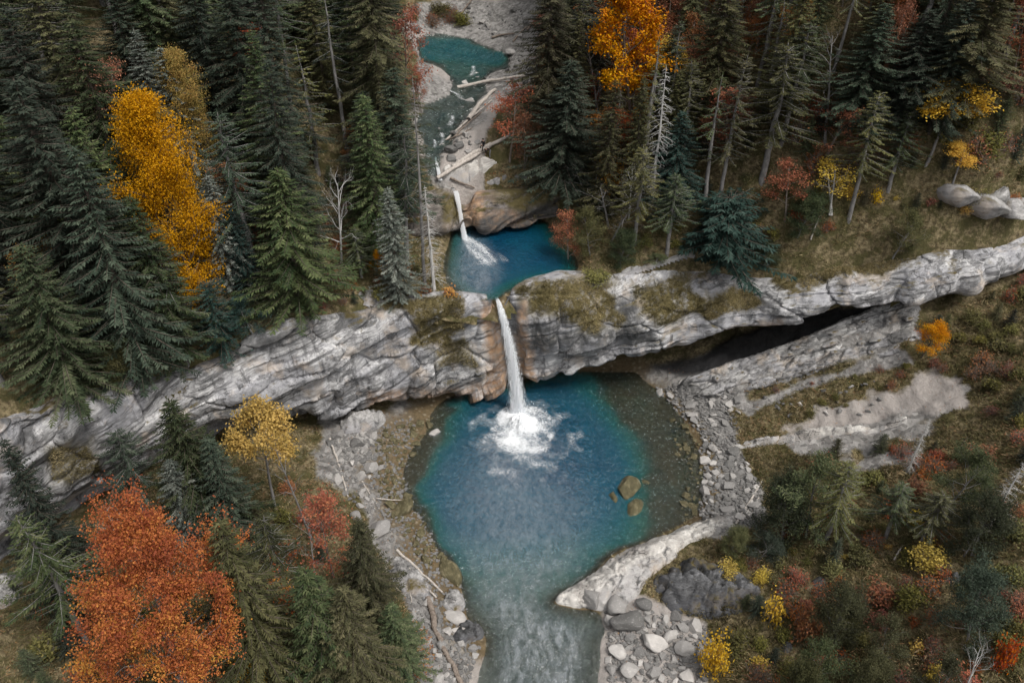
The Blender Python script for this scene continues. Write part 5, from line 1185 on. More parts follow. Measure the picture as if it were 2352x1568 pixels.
ribbon(pth, [.16, .2, .3, .44, .50, .55, .59, .66, .82], 'water_sheet', wf, .5, 90, 30, 1, 2.2, 1.1)
ribbon([p+np.array([.05, -.35, 0]) for p in pth[2:]], [.25, .5, .64, .78, .92, 1.1, 1.5], 'water_veil', wf, .5, 80, 26, 2, 1.2, .72)
FC = at_z(1194, 972, 0.0)
foam_disc('splash_foam', wf, FC, 4.0, 1.0, 5, .035, (1.0, 1.2), (.3, -1.1))
foam_disc('drifting_foam', wf, (FC[0]+.3, FC[1]-1.2), 7.5, .0, 25, .022, (1.0, 1.1), (.3, -1.5), gain=.42)
R5 = np.random.default_rng(55); nd = 420
ang = R5.uniform(0, 6.28, nd); rad = np.abs(R5.normal(0, 1.25, nd)); P = np.stack([FC[0]-.1+rad*np.cos(ang), FC[1]+.6+rad*np.sin(ang), np.abs(R5.normal(.15, .45, nd))*np.exp(-rad*.4)+.05], -1)
sz = R5.uniform(.02, .06, nd)[:, None]; V = np.stack([P+sz*np.array([1, 0, -.5]), P+sz*np.array([-.6, .8, -.5]), P+sz*np.array([-.6, -.8, -.5]), P+sz*np.array([0, 0, 1.2])], 1).reshape(-1, 3)
i = np.arange(nd)[:, None]*4; F = np.concatenate([i+np.array([[0, 1, 3]]), i+np.array([[1, 2, 3]]), i+np.array([[2, 0, 3]])])
b_ = NB('spray_drops'); M['drop'] = b_.done(b_.bsdf((.92, .94, .96), .4))
o = link('spray', mk_mesh('spray', V, F, None, False), wf, M['drop']); tag(o, kind='stuff')
uf = empty('upper_waterfall', (0, 0, 0)); tag(uf, 'narrow upper waterfall plunging from the ledges into the small dark pool', 'waterfall')
ribbon([at_d(1046, 436, 87.2), at_d(1049, 446, 86.5), at_d(1053, 466, 85.6), at_d(1058, 492, 85.0), at_d(1062, 520, 84.2), at_z(1068, 548, 14)], [.34, .36, .32, .27, .32, .42], 'water_sheet', uf, .5, 50, 18, 7, 2, 1.05)
UFc = at_z(1088, 572, POOL2_Z)
def foam_trail(name, parent, A, B, w0, w1, z, seed, n=50, k=24):
    u = np.linspace(0, 1, n)[:, None]; a = np.linspace(-1, 1, k)[None, :]; A = np.array(A[:2]); B = np.array(B[:2]); d = (B-A)/np.linalg.norm(B-A); pe = np.array([-d[1], d[0]])
    w = w0+(w1-w0)*u; bend = .5*np.sin(u*2.2); X = A[0]+(B-A)[0]*u+pe[0]*(a*w+bend); Y = A[1]+(B-A)[1]*u+pe[1]*(a*w+bend)
    e = (1-np.abs(a)**1.4)*(1.0-.6*u)+.45*fbm(np.stack([(a*w+0*u)*2.2, u*3+0*a, 0*X], -1), 3, seed); e = .8*e*sstep(1, .75, u)*sstep(1, .6, np.abs(a))
    return link(name, mk_mesh(name, np.stack([X, Y, 0*X+z+.02*(1-u)], -1).reshape(-1, 3), grid_faces(n, k), {'tint': e.ravel()}), parent, M['foam'])
foam_trail('splash_foam', uf, at_z(1066, 543, POOL2_Z), at_z(1132, 622, POOL2_Z), .6, 3.2, POOL2_Z+.03, 9)
for _i, (_a, _b, _w0, _w1) in enumerate([((1088, 160), (1072, 186), .4, .9), ((1034, 212), (1060, 238), .3, .8), ((1040, 275), (1018, 300), .35, .8), ((1015, 316), (1005, 343), .35, .7), ((998, 332), (986, 350), .3, .6)]):
    A_, B_ = hit(*_a), hit(*_b); o = foam_trail('rapid', None, A_, B_, _w0, _w1, 0, 60+_i, 30, 16)
    tv = np.array([d.value for d in o.data.attributes['tint'].data])*.75; o.data.attributes['tint'].data.foreach_set('value', tv.astype(np.float32)); co_ = np.array([v.co[:] for v in o.data.vertices]); co_[:, 2] = SH(co_[:, 0], co_[:, 1])+.06; o.data.vertices.foreach_set('co', co_.astype(np.float32).ravel())
    tag(o, ['white rapid below the blue head of the stream', 'white rapid beside the pale gravel bar', 'white rapid below the straight log', 'lower white rapid above the cascade', 'white rapid at the left lip of the cascade'][_i], 'rapid')
cf = empty('cascade', (0, 0, 0)); tag(cf, 'small white cascade over the pale ledge above the upper waterfall', 'waterfall')
def near(px, py, up=.25, fwd=.35): return hit(px, py)+np.array([0, -fwd, up])
ribbon([near(1001, 362), near(1003, 378), near(1008, 395), near(1012, 418)], [.12, .16, .24, .28], 'water_sheet', cf, .5, 40, 16, 11, 3, 1.15)

# ---------------------------------------------------------------- loose rock
def stone_material():
    b = NB('limestone_stone'); co = b.coord(); r = b.objrand()
    n = b.noise(co, 2.2, 5, .65); n2 = b.noise(b.mapping(co, (1, 1, 3)), 5, 4, .7)
    v = b.ramp(r, [(0, (.11, .107, .102)), (.4, (.23, .22, .21)), (.8, (.38, .36, .34)), (1, (.52, .49, .46))])
    c = b.mix(b.mrange(n, .35, .7, 0, .55), v, b.mix(.5, v, (.14, .135, .13))); c = b.mix(b.mrange(n2, .55, .75, 0, .4), c, (.68, .65, .62))
    return b.done(b.bsdf(c, .9, b.bump(n2, .6, .08), .2))
M['stone'] = stone_material()
def mossy_material():
    b = NB('mossy_stone'); co = b.coord(); n = b.noise(co, 1.6, 6, .7)
    c = b.ramp(n, [(.3, (.035, .032, .016)), (.5, (.09, .078, .04)), (.62, (.17, .145, .085)), (.8, (.34, .31, .25))])
    return b.done(b.bsdf(c, .8, b.bump(n, .8, .15), .3))
M['mossy'] = mossy_material()
def hull(seed, pts=18, flat=1.0, boxy=.55, sub=0):
    R = np.random.default_rng(seed); p = R.normal(0, 1, (pts, 3)); p = unit(p); q = np.sign(p)*np.abs(p)**boxy; q = q/np.abs(q).max(1, keepdims=True)
    p = (p*.45+q*.55)*R.uniform(.8, 1.05, (pts, 1)); p[:, 2] *= flat
    bm = bmesh.new()
    for v in p: bm.verts.new(v)
    g = bmesh.ops.convex_hull(bm, input=bm.verts)
    for v in [v for v in bm.verts if not v.link_faces]: bm.verts.remove(v)
    if sub: bmesh.ops.bevel(bm, geom=list(bm.edges), offset=.07, segments=1, affect='EDGES')
    me = bpy.data.meshes.new('stone'); bm.to_mesh(me); bm.free()
    return me
STN = [hull(400+i, 15+i % 5, .72, .6, 0) for i in range(10)]
for m in STN: m.materials.append(M['stone'])
SLB = [hull(450+i, 16, .32, .35, 0) for i in range(8)]
for m in SLB: m.materials.append(M['stone'])
def boulder(seed):
    bm = bmesh.new(); bmesh.ops.create_icosphere(bm, subdivisions=4, radius=1.0); v = np.array([x.co[:] for x in bm.verts])
    R = np.random.default_rng(seed); 
    for k in range(9):                                   # knock flat facets off, then weather the surface
        nrm_ = unit(R.normal(0, 1, 3)); h_ = R.uniform(.62, .86); d = v@nrm_; v = v-np.clip(d-h_, 0, None)[:, None]*nrm_*.92
    v = v*(1+.10*fbm(v*1.4+seed, 3, seed)[:, None]+.05*fbm(v*4+seed, 3, seed+1)[:, None]); v[:, 2] *= .75
    for x, c in zip(bm.verts, v): x.co = c
    me = bpy.data.meshes.new('boulder'); bm.to_mesh(me); bm.free(); me.polygons.foreach_set('use_smooth', np.ones(len(me.polygons), bool)); return me
BIG = [boulder(480+i) for i in range(6)]
for m in BIG: m.materials.append(M['stone'])
RS = np.random.default_rng(31); SP = []
PEND = []
def stone(me, loc, s, label, group=None, name='stone', cat='stone', mt=None, tilt=.35, rz=None, z=.18):
    rot = (RS.normal(0, tilt), RS.normal(0, tilt), RS.uniform(0, 6.28) if rz is None else rz); loc = (loc[0], loc[1], loc[2]+s[2]*z)
    if group:
        PEND.append((max(s)/math.hypot(loc[1], CAMZ-loc[2]), me, loc, s, rot, label, group, name, cat, mt)); return
    o = link(name, me, None, M[mt] if mt else None, own=True); o.scale = s; o.rotation_euler = rot; o.location = loc
    return tag(o, label, cat, group)
def settle(keep=290):
    from mathutils import Euler
    PEND.sort(key=lambda q: -q[0]); rest = {}
    for q in PEND[:keep]:
        _, me, loc, s, rot, label, group, name, cat, mt = q
        o = link(name, me, None, M[mt] if mt else None, own=True); o.scale = s; o.rotation_euler = rot; o.location = loc; tag(o, label, cat, group)
    for q in PEND[keep:]: rest.setdefault(q[9] or 'stone', []).append(q)
    for mt, qs in rest.items():
        V, F, k = [], [], 0
        for _, me, loc, s, rot, *_r in qs:
            mx = np.array(Matrix.LocRotScale(Vector(loc), Euler(rot), Vector(s))); v = np.array([x.co[:] for x in me.vertices]); V.append(v@mx[:3, :3].T+mx[:3, 3])
            me.calc_loop_triangles(); F.append(np.array([t.vertices[:] for t in me.loop_triangles])+k); k += len(v)
        o = link('pebbles', mk_mesh('pebbles', np.concatenate(V), np.concatenate(F), None, False), None, M[mt])
        tag(o, 'countless small brown wet stones along the waterline' if mt == 'mossy' else 'countless small grey stones between the larger bank stones', 'pebbles', kind='stuff')
def field(poly, n, smin, smax, label, group, which='L', mt=None, flat=False, pw=2.2, zoff=0.0, name='stone', cat='stone'):
    poly = np.array(poly, float); c = 0
    for _ in range(n*9):
        if c >= n: break
        px = RS.uniform(poly[:, 0].min(), poly[:, 0].max()); py = RS.uniform(poly[:, 1].min(), poly[:, 1].max())
        if not in_poly(np.array([px]), np.array([py]), poly)[0]: continue
        q = hit(px, py, which)
        if q is None: continue
        s = smin+(smax-smin)*RS.random()**pw
        if any((q[0]-a)**2+(q[1]-b)**2 < (.72*(s+r))**2 for a, b, r in SP): continue
        SP.append((q[0], q[1], s)); me = (SLB if flat else STN)[RS.integers(0, 8)]
        stone(me, (q[0], q[1], q[2]+zoff), (s*RS.uniform(.85, 1.35), s*RS.uniform(.7, 1.05), s*RS.uniform(.65, 1.0)), label, group, name, cat, mt); c += 1
    return c
# single boulders one can point to
B1 = [(1420, 1395, 1.15, .95, .9, 'BIG', None, 'big pale block nearest the slab on the boulder beach'), (1440, 1435, 1.5, 1.2, 1.1, 'BIG', None, 'largest streaked block on the boulder beach'), (1418, 1500, .85, .75, .6, 'BIG', None, 'rounded cream boulder at the waterside of the boulder beach'),
 (1500, 1480, 1.3, .85, .9, 'BIG', None, 'long dark grey boulder in the middle of the boulder beach'), (1570, 1495, .85, .7, .7, 'BIG', None, 'grey boulder at the right side of the boulder beach'), (1355, 1375, 1.5, 1.0, .8, 'BIG', None, 'white block lying on the tip of the pale slab'), (1478, 1390, .9, .6, .5, 'BIG', None, 'pale stone below the dark rock face'),
 (1540, 1465, .8, .5, .6, 'BIG', None, 'slanting grey stone right of the long dark boulder'), (1446, 1545, .9, .7, .6, 'BIG', None, 'grey block at the lower end of the boulder beach'),
 (930, 1170, 1.35, .85, .75, 'BIG', 'mossy', 'brown boulder at the left waterline'), (1035, 1322, 1.5, .9, .7, 'BIG', 'mossy', 'moss-covered boulder at the lower left waterline'), (870, 1222, 1.3, 1.0, .8, 'BIG', None, 'big angular grey boulder on the left bank'), (1000, 1000, .8, .5, .5, 'BIG', None, 'pale brown boulder at the upper left waterline'),
 (820, 1195, .7, .6, .6, 'BIG', None, 'dark stone uphill of the angular grey boulder'), (1045, 1420, 1.2, .7, .55, 'BIG', None, 'grey block right of the big driftwood log'), (958, 72, 1.0, .8, .8, 'U', None, 'white boulder at the head of the stream pool'), (1172, 125, 1.0, .8, .7, 'U', None, 'grey boulder at the right end of the stream pool'), (1078, 238, 1.0, .8, .6, 'U', None, 'grey boulder in the stream above the logs'), (1038, 348, 1.0, .8, .6, 'U', None, 'white boulder at the top of the small cascade')]
for px, py, sx, sy, sz_, kd, mt, lab in B1:
    q = hit(px, py, 'U' if kd == 'U' else 'L')
    if q is None: continue
    SP.append((q[0], q[1], max(sx, sy)*.9)); stone(BIG[len(SP) % 6], q, (sx, sy, sz_), lab, None, 'boulder', 'boulder', mt, .2, None, .35)
for px, py, sx, sy, sz_, lab in [(2195, 455, 2.2, 1.5, 1.7, 'rounded pale rock at the left end of the right slope outcrop'), (2255, 485, 2.6, 1.6, 1.9, 'big ochre-hollowed rock in the middle of the right slope outcrop'), (2325, 490, 2.3, 1.6, 1.8, 'grey rock at the right end of the right slope outcrop'), (2290, 462, 1.6, 1.2, 1.2, 'smaller grey rock on top of the right slope outcrop')]:
    q = hit(px, py, 'U'); stone(BIG[int(px) % 6], q, (sx, sy, sz_), lab, None, 'rock_outcrop', 'rock', 'grey_rock', .15, None, .1)
for px, py, sx, sy, sz_, top, lab in [(1443, 1108, 2.0, 1.5, 1.9, .75, 'brown boulder rising from the pool near the right shore'), (1466, 1168, 1.5, 2.1, 1.8, .32, 'olive drowned boulder just under the pool surface'), (1410, 1142, 1.2, 1.0, 1.4, .22, 'dark drowned stone left of the olive boulder'), (1482, 1106, .6, .7, .9, .2, 'small brown rock beside the boulder in the pool')]:
    q = at_z(px, py, top-.2); o = stone(BIG[int(px) % 6], (q[0], q[1], top-sz_*.72), (sx, sy, sz_), lab, None, 'boulder', 'boulder', 'mossy', .1, None, 0.0)
print('stones', field([(1610, 1000), (1690, 1010), (1735, 1110), (1745, 1200), (1640, 1225), (1605, 1180), (1622, 1100)], 190, .22, .75, 'grey cobble on the shingle beach right of the pool', 'cobbles of the right shingle beach'),
 field([(1500, 900), (1560, 880), (1650, 880), (1700, 930), (1690, 1000), (1610, 1000), (1560, 940)], 90, .25, .8, 'angular grey rubble block between the ledge and the pool', 'rubble blocks below the layered ledge', flat=True),
 field([(1400, 1420), (1480, 1400), (1620, 1440), (1625, 1568), (1400, 1568), (1395, 1500)], 95, .25, .85, 'loose limestone block on the boulder beach by the outflow', 'loose blocks of the boulder beach', pw=1.8, name='stone'),
 field([(750, 1000), (860, 1000), (880, 1060), (850, 1180), (800, 1150), (760, 1080)], 60, .28, .8, 'pale grey stone heaped on the left bank under the cliff', 'stones heaped under the left cliff'),
 field([(860, 1000), (1000, 960), (960, 1030), (925, 1100), (950, 1170), (1020, 1290), (1060, 1350), (1000, 1320), (900, 1200), (860, 1100)], 110, .2, .7, 'brown wet stone along the left waterline', 'wet stones of the left waterline', mt='mossy'),
 field([(930, 1330), (1000, 1370), (1090, 1440), (1105, 1500), (1080, 1568), (980, 1568), (1000, 1450), (960, 1380)], 70, .2, .75, 'grey stone around the big driftwood log', 'stones around the big driftwood log'),
 field([(1540, 960), (1600, 1000), (1615, 1080), (1610, 1180), (1560, 1200), (1570, 1090), (1545, 1020)], 60, .2, .55, 'drowned brown cobble in the right shallows', 'drowned cobbles of the right shallows', mt='mossy'),
 field([(970, 90), (1160, 125), (1120, 210), (1050, 290), (990, 300), (1040, 215), (1030, 150)], 60, .25, .8, 'white stone in the mountain stream', 'white stones of the mountain stream', 'U'),
 field([(985, 300), (1050, 290), (1100, 330), (1090, 380), (1010, 370)], 35, .2, .9, 'pale block in the rocky steps above the cascade', 'pale blocks above the cascade', 'U'),
 field([(940, 40), (1050, 60), (1200, 90), (1220, 30), (1100, 10)], 40, .2, .7, 'pale stone on the scree behind the stream pool', 'pale stones behind the stream pool', 'U'),
 field([(1150, 150), (1230, 130), (1225, 190), (1140, 200)], 25, .2, .7, 'pale stone on the gravel right of the stream pool', 'pale stones right of the stream pool', 'U'),
 field([(1730, 900), (1950, 860), (2080, 900), (1980, 960), (1800, 960)], 30, .15, .45, 'small stone lying on the scree slope', 'small stones of the scree slope'))
settle()
# fine gravel between them
def gravel(polys, n, which='L'):
    V, F = [], []; base_v = np.array([v.co[:] for v in STN[0].vertices]); bm = bmesh.new(); bm.from_mesh(STN[0]); bmesh.ops.triangulate(bm, faces=bm.faces); fv = np.array([[v.index for v in f.verts] for f in bm.faces]); bm.free()
    H = LOW; k = 0
    for poly, m in polys:
        w = np.array([hit(*p, which)[:2] for p in poly]); c = 0
        while c < m:
            x, y = RS.uniform(w[:, 0].min(), w[:, 0].max()), RS.uniform(w[:, 1].min(), w[:, 1].max())
            if not in_poly(np.array([x]), np.array([y]), w)[0]: c += .05; continue
            s = RS.uniform(.06, .2); a = RS.uniform(0, 6.28); Rm = np.array([[math.cos(a), -math.sin(a), 0], [math.sin(a), math.cos(a), 0], [0, 0, 1]])
            V.append((base_v*np.array([s*1.2, s, s*.8]))@Rm.T+np.array([x, y, float(H(x, y))+.03])); F.append(fv+k); k += len(base_v); c += 1
    o = link('gravel', mk_mesh('gravel', np.concatenate(V), np.concatenate(F), None, False), None, M['stone']); tag(o, 'fine grey gravel filling the gaps between the bank stones', 'gravel', kind='stuff')
gravel([([(1605, 990), (1690, 1005), (1745, 1110), (1760, 1205), (1640, 1230), (1610, 1180)], 1100), ([(1390, 1410), (1480, 1395), (1630, 1440), (1630, 1568), (1395, 1568)], 700), ([(750, 1000), (960, 960), (930, 1100), (1060, 1340), (1100, 1450), (1080, 1568), (980, 1568), (900, 1250)], 1300), ([(1500, 890), (1680, 870), (1700, 1000), (1600, 990)], 600)], 0)

# broken bed-slabs lying on the layered ledge
lx, topl, botl = [1560, 1640, 1860, 1975, 2050, 2120], [880, 862, 787, 735, 714, 700], [912, 908, 852, 822, 806, 770]
lg = [o for o in COL.objects if o.name.startswith('rock_ledge')][0]; off = Vector(lg.location)
for f in np.linspace(0.1, .95, 4):
    px = 1590+RS.uniform(0, 60)
    while px < 2090-f*20:
        L = RS.uniform(.3, .95); py = np.interp(px, lx, topl)*(1-f)+np.interp(px, lx, botl)*f
        q, q2 = hit(px, py, 'L'), hit(px+30, np.interp(px+30, lx, topl)*(1-f)+np.interp(px+30, lx, botl)*f, 'L')
        px += L*2*FX/95*RS.uniform(1.5, 4.5)
        if q is None or q2 is None: continue
        d = q2-q; o = link('slab', SLB[RS.integers(0, 8)], lg, M['grey_rock'], own=True)
        o.scale = (L, RS.uniform(.3, .6), RS.uniform(.35, .8)); o.rotation_euler = (RS.normal(-.12, .1), -math.atan2(d[2], math.hypot(d[0], d[1]))*.8+RS.normal(0, .08), math.atan2(d[1], d[0])+RS.normal(0, .12))
        o.location = Vector((q[0], q[1]+RS.normal(0, .15), q[2]+.55*math.sin(3.1*min(1, .25+f))+RS.uniform(0, .15)))-off

# ---------------------------------------------------------------- driftwood
def log(pts, r0, r1, label, mt='drift', which='L', lift=.8, name='driftwood_log', seed=0, cat='log', stubs=0):
    R = np.random.default_rng(seed+500); w = []
    for p in pts:
        if len(p) == 3: w.append(np.array(at_d(p[0], p[1], p[2])))
        else:
            q = hit(p[0], p[1], which)
            if q is not None: w.append(q+np.array([0, 0, r0*lift]))
    if len(w) < 2: print('no log', label); return
    w = np.array(w); t = np.linspace(0, 1, len(w)); u = np.linspace(0, 1, 14); c = np.stack([np.interp(u, t, w[:, i]) for i in range(3)], -1)
    c = c+R.normal(0, .04, c.shape)*r0*6*np.array([1, 1, .4]); rad = np.linspace(r0, r1, 14)*R.uniform(.88, 1.12, 14)
    s = Soup(); V, F, C = tube_path(c, rad, 8); s.add(V, F); s.F.append(C)
    for k in range(stubs):
        i = R.integers(2, 12); d = unit(R.normal(0, 1, 3)+np.array([0, 0, .4])); l = R.uniform(.3, 1.0)
        s.tube(np.array([c[i], c[i]+d*l*.5, c[i]+d*l]), [r0*.3, r0*.2, r0*.08], 4)
    o0 = c[0].copy(); s.V = [v-o0 for v in s.V]
    o = link(name, s.mesh(name, True), None, M[mt]); o.location = o0; return tag(o, label, cat)
log([(985, 1378), (1000, 1450), (1030, 1510), (1072, 1600)], .26, .20, 'thick weathered driftwood log on the lower left bank', 'drift_dark', seed=1, stubs=4)
log([(912, 1265), (960, 1308), (1018, 1366)], .13, .09, 'upper of two pale driftwood poles on the left bank', seed=2)
log([(938, 1302), (965, 1335), (1003, 1376)], .12, .09, 'lower of two pale driftwood poles on the left bank', seed=3)
log([(926, 1312), (940, 1350), (946, 1385)], .07, .04, 'thin forked stick beside the pale driftwood poles', seed=4, name='driftwood_stick', cat='stick')
log([(757, 1008), (775, 1058), (788, 1100), (800, 1145)], .12, .07, 'crooked pale branch on the stones under the left cliff', seed=5, name='driftwood_branch', cat='branch')
log([(832, 1108), (852, 1140), (872, 1172)], .07, .05, 'slanting thin stick above the left waterline', seed=6, name='driftwood_stick', cat='stick')
log([(866, 1150), (905, 1154), (944, 1156)], .06, .04, 'straight pale stick lying on the brown waterline boulder', seed=7, name='driftwood_stick', cat='stick', lift=6)
log([(1688, 1206), (1718, 1160), (1748, 1108)], .12, .07, 'thin grey driftwood pole leaning across the right beach', seed=8, stubs=2)
log([(1700, 1196), (1722, 1168), (1742, 1146)], .08, .05, 'shorter pole beside the grey pole on the right beach', seed=9)
log([(1858, 566), (1872, 525), (1890, 482)], .10, .06, 'pale dead stick leaning on the grassy right slope', 'drift', 'U', 3, 'dead_stick', 10, 'stick')
log([(2050, 1292), (2062, 1272), (2075, 1255)], .09, .05, 'short pale dead branch on the grass brow', 'drift', 'L', 3, 'dead_branch', 11, 'branch')
log([(1050, 206), (1125, 192), (1208, 180)], .28, .18, 'long straight log lying across the stream', 'drift', 'U', 1.2, seed=12, stubs=8)
log([(1076, 282), (1100, 248), (1135, 212)], .30, .22, 'thick curved pale log on the right stream bank', 'drift', 'U', 1.2, seed=13, stubs=3)
log([(1010, 342), (1070, 285), (1130, 236)], .14, .08, 'thin log below the thick curved log', 'drift', 'U', 2.2, seed=14, stubs=4)
log([(1030, 335), (1060, 300), (1105, 262)], .12, .08, 'broken branchy log by the stream bank', 'drift_dark', 'U', 2.0, seed=15, stubs=8)
log([(1003, 424), (1085, 378), (1172, 326)], .26, .20, 'longer of two logs bridging the upper fall', 'drift', 'U', 3.2, seed=16)
log([(1040, 398), (1085, 370), (1128, 346)], .28, .28, 'thicker of two logs bridging the upper fall', 'drift', 'U', 2.8, seed=17)
log([(1036, 424), (1060, 434), (1090, 444)], .16, .08, 'short broken log jammed in the upper fall', 'drift_dark', 'U', 4, seed=18)
log([(1210, 75), (1240, 40), (1262, 10)], .18, .10, 'fallen trunk on the scree right of the stream pool', 'drift_dark', 'U', 2, seed=21, stubs=7)
log([(1178, 100), (1205, 70), (1235, 52)], .14, .07, 'thin fallen branch on the scree right of the stream pool', 'drift_dark', 'U', 2, seed=22, stubs=7)
log([(985, 45), (1010, 38), (1050, 46)], .16, .09, 'fallen trunk on the bank behind the stream pool', 'drift_dark', 'U', 2, seed=23, stubs=6)
log([(1020, 330), (1050, 318), (1085, 300)], .1, .06, 'short stick jammed across the rocky steps', 'drift_dark', 'U', 3, seed=24, stubs=4)
log([(1130, 90), (1150, 84), (1182, 80)], .2, .12, 'grey log on the pale scree behind the stream pool', 'drift_dark', 'U', 1, seed=19)
log([(1050, 55), (1075, 20), (1095, -5)], .16, .08, 'dark dead trunk leaning at the valley head', 'drift_dark', 'U', 4, seed=20, stubs=5)

# ---------------------------------------------------------------- the two hikers by the upper logs
def plain(name, c):
    b = NB(name); co = b.coord(); n = b.noise(co, 14, 3); return b.done(b.bsdf(b.mix(n, tuple(x*.8 for x in c), tuple(x*1.2 for x in c)), .85))
M['cl_black'] = plain('black_clothing', (.012, .012, .014)); M['cl_grey'] = plain('grey_trousers', (.22, .22, .23)); M['cl_brown'] = plain('dark_brown_jacket', (.04, .028, .022)); M['skin'] = plain('skin', (.50, .32, .24)); M['hair'] = plain('hair', (.025, .018, .013))
def person(loc, rz, J, label, top, legs):
    """J: named joints; one skinned body, clothes by region, hair as a child"""
    names = ['pelvis', 'belly', 'chest', 'neck', 'head', 'crown', 'shL', 'elL', 'wrL', 'haL', 'shR', 'elR', 'wrR', 'haR', 'hipL', 'knL', 'anL', 'toL', 'hipR', 'knR', 'anR', 'toR']
    edges = [('pelvis', 'belly'), ('belly', 'chest'), ('chest', 'neck'), ('neck', 'head'), ('head', 'crown'), ('chest', 'shL'), ('shL', 'elL'), ('elL', 'wrL'), ('wrL', 'haL'), ('chest', 'shR'), ('shR', 'elR'), ('elR', 'wrR'), ('wrR', 'haR'), ('pelvis', 'hipL'), ('hipL', 'knL'), ('knL', 'anL'), ('anL', 'toL'), ('pelvis', 'hipR'), ('hipR', 'knR'), ('knR', 'anR'), ('anR', 'toR')]
    rad = dict(pelvis=.135, belly=.13, chest=.145, neck=.055, head=.095, crown=.075, sh=.07, el=.048, wr=.034, ha=.038, hip=.09, kn=.06, an=.045, to=.04)
    # five fingers on each hand
    for S in 'LR':
        h = np.array(J['ha'+S]); d = unit(h-np.array(J['wr'+S])); sd = unit(np.cross(d, [0, 0, 1.])+1e-6)
        for k, (o_, l_) in enumerate(((-.03, .065), (-.012, .08), (.008, .085), (.026, .075), (.045, .055))):
            n1 = 'f%s%d' % (S, k); J[n1+'a'] = tuple(h+sd*o_+d*l_*.5*(.6 if k == 4 else 1)); J[n1+'b'] = tuple(h+sd*o_*1.25+d*l_-np.array([0, 0, .02]))
            names += [n1+'a', n1+'b']; edges += [('ha'+S, n1+'a'), (n1+'a', n1+'b')]
    me = bpy.data.meshes.new('body'); me.from_pydata([J[n] for n in names], [(names.index(a), names.index(b)) for a, b in edges], [])
    o = bpy.data.objects.new('body', me); COL.objects.link(o)
    md = o.modifiers.new('skin', 'SKIN'); md.use_smooth_shade = True
    for i, n in enumerate(names):
        r = .011 if n[0] == 'f' else rad.get(n, rad.get(n[:-1], .05)); me.skin_vertices[0].data[i].radius = (r, r)
    me.skin_vertices[0].data[0].use_root = True
    o.modifiers.new('sub', 'SUBSURF').levels = 1
    dg = bpy.context.evaluated_depsgraph_get(); ev = o.evaluated_get(dg); m2 = bpy.data.meshes.new_from_object(ev); bpy.data.objects.remove(o)
    m2.name = 'body'; m2.materials.clear()
    for k in (top, legs, 'skin', 'cl_black'): m2.materials.append(M[k])
    jn = np.array([J[n] for n in names]); reg = []
    for n in names: reg.append(2 if n in ('neck', 'head', 'crown', 'haL', 'haR') or n[0] == 'f' else (3 if n[:2] in ('to',) else (1 if n[:3] in ('hip', 'pel') or n[:2] in ('kn', 'an') else 0)))
    reg = np.array(reg)
    for p in m2.polygons:
        p.material_index = int(reg[np.argmin(((jn-np.array(p.center))**2).sum(1))]); p.use_smooth = True
    e = empty('person', loc, rz); tag(e, label, 'person'); b = link('body', m2, e)
    # hair cap and a small nose
    c = np.array(J['head'])*.45+np.array(J['crown'])*.55; upv = unit(np.array(J['crown'])-np.array(J['head']))
    bm = bmesh.new(); bmesh.ops.create_icosphere(bm, subdivisions=3, radius=.118)
    for v in list(bm.verts):
        if Vector(v.co).dot(Vector(upv)) < -.02 and v.co.y < .02: bm.verts.remove(v)
    for v in bm.verts: v.co *= 1+.05*math.sin(v.co.x*90)*math.sin(v.co.z*70)
    hm = bpy.data.meshes.new('hair'); bm.to_mesh(hm); bm.free(); hm.materials.append(M['hair']); h = link('hair', hm, e); h.location = c+np.array([0, .012, .012])
    f = unit(np.array([0, -1, 0.])); bm = bmesh.new(); bmesh.ops.create_cone(bm, cap_ends=True, segments=5, radius1=.02, radius2=.006, depth=.05)
    nm = bpy.data.meshes.new('nose'); bm.to_mesh(nm); bm.free(); nm.materials.append(M['skin']); n_ = link('nose', nm, e); n_.location = np.array(J['head'])+f*.1
    return e
q = hit(1112, 374, 'U'); lz = .02
JS = dict(pelvis=(0, 0, .55), belly=(0, -.02, .72), chest=(0, -.05, .95), neck=(0, -.06, 1.12), head=(0, -.09, 1.24), crown=(0, -.08, 1.36), shL=(.19, -.04, 1.02), elL=(.27, -.16, .78), wrL=(.14, -.36, .70), haL=(.09, -.43, .70), shR=(-.19, -.04, 1.02), elR=(-.27, -.16, .78), wrR=(-.14, -.36, .70), haR=(-.09, -.43, .70),
  hipL=(.10, -.04, .53), knL=(.15, -.46, .56), anL=(.15, -.52, .12), toL=(.16, -.68, .05), hipR=(-.10, -.04, .53), knR=(-.15, -.46, .56), anR=(-.17, -.48, .12), toR=(-.18, -.64, .05))
_A, _B = hit(1085, 370), hit(1128, 346); seat = _A+(_B-_A)*.6
person((seat[0], seat[1]-.05, seat[2]+.28*2.8+.26-.47), math.radians(-25), JS, 'person in black clothes sitting on the thicker log by the upper fall', 'cl_black', 'cl_black')
JB = dict(pelvis=(0, .12, .92), belly=(0, 0, 1.06), chest=(0, -.24, 1.14), neck=(0, -.40, 1.16), head=(0, -.50, 1.12), crown=(0, -.60, 1.08), shL=(.19, -.28, 1.12), elL=(.22, -.36, .84), wrL=(.16, -.44, .62), haL=(.14, -.46, .54), shR=(-.19, -.28, 1.12), elR=(-.22, -.36, .84), wrR=(-.16, -.44, .62), haR=(-.14, -.46, .54),
  hipL=(.10, .12, .90), knL=(.12, .02, .48), anL=(.12, .06, .09), toL=(.13, -.12, .04), hipR=(-.10, .12, .90), knR=(-.12, .04, .48), anR=(-.13, .10, .09), toR=(-.14, -.08, .04))
q2 = hit(1124, 366, 'U')
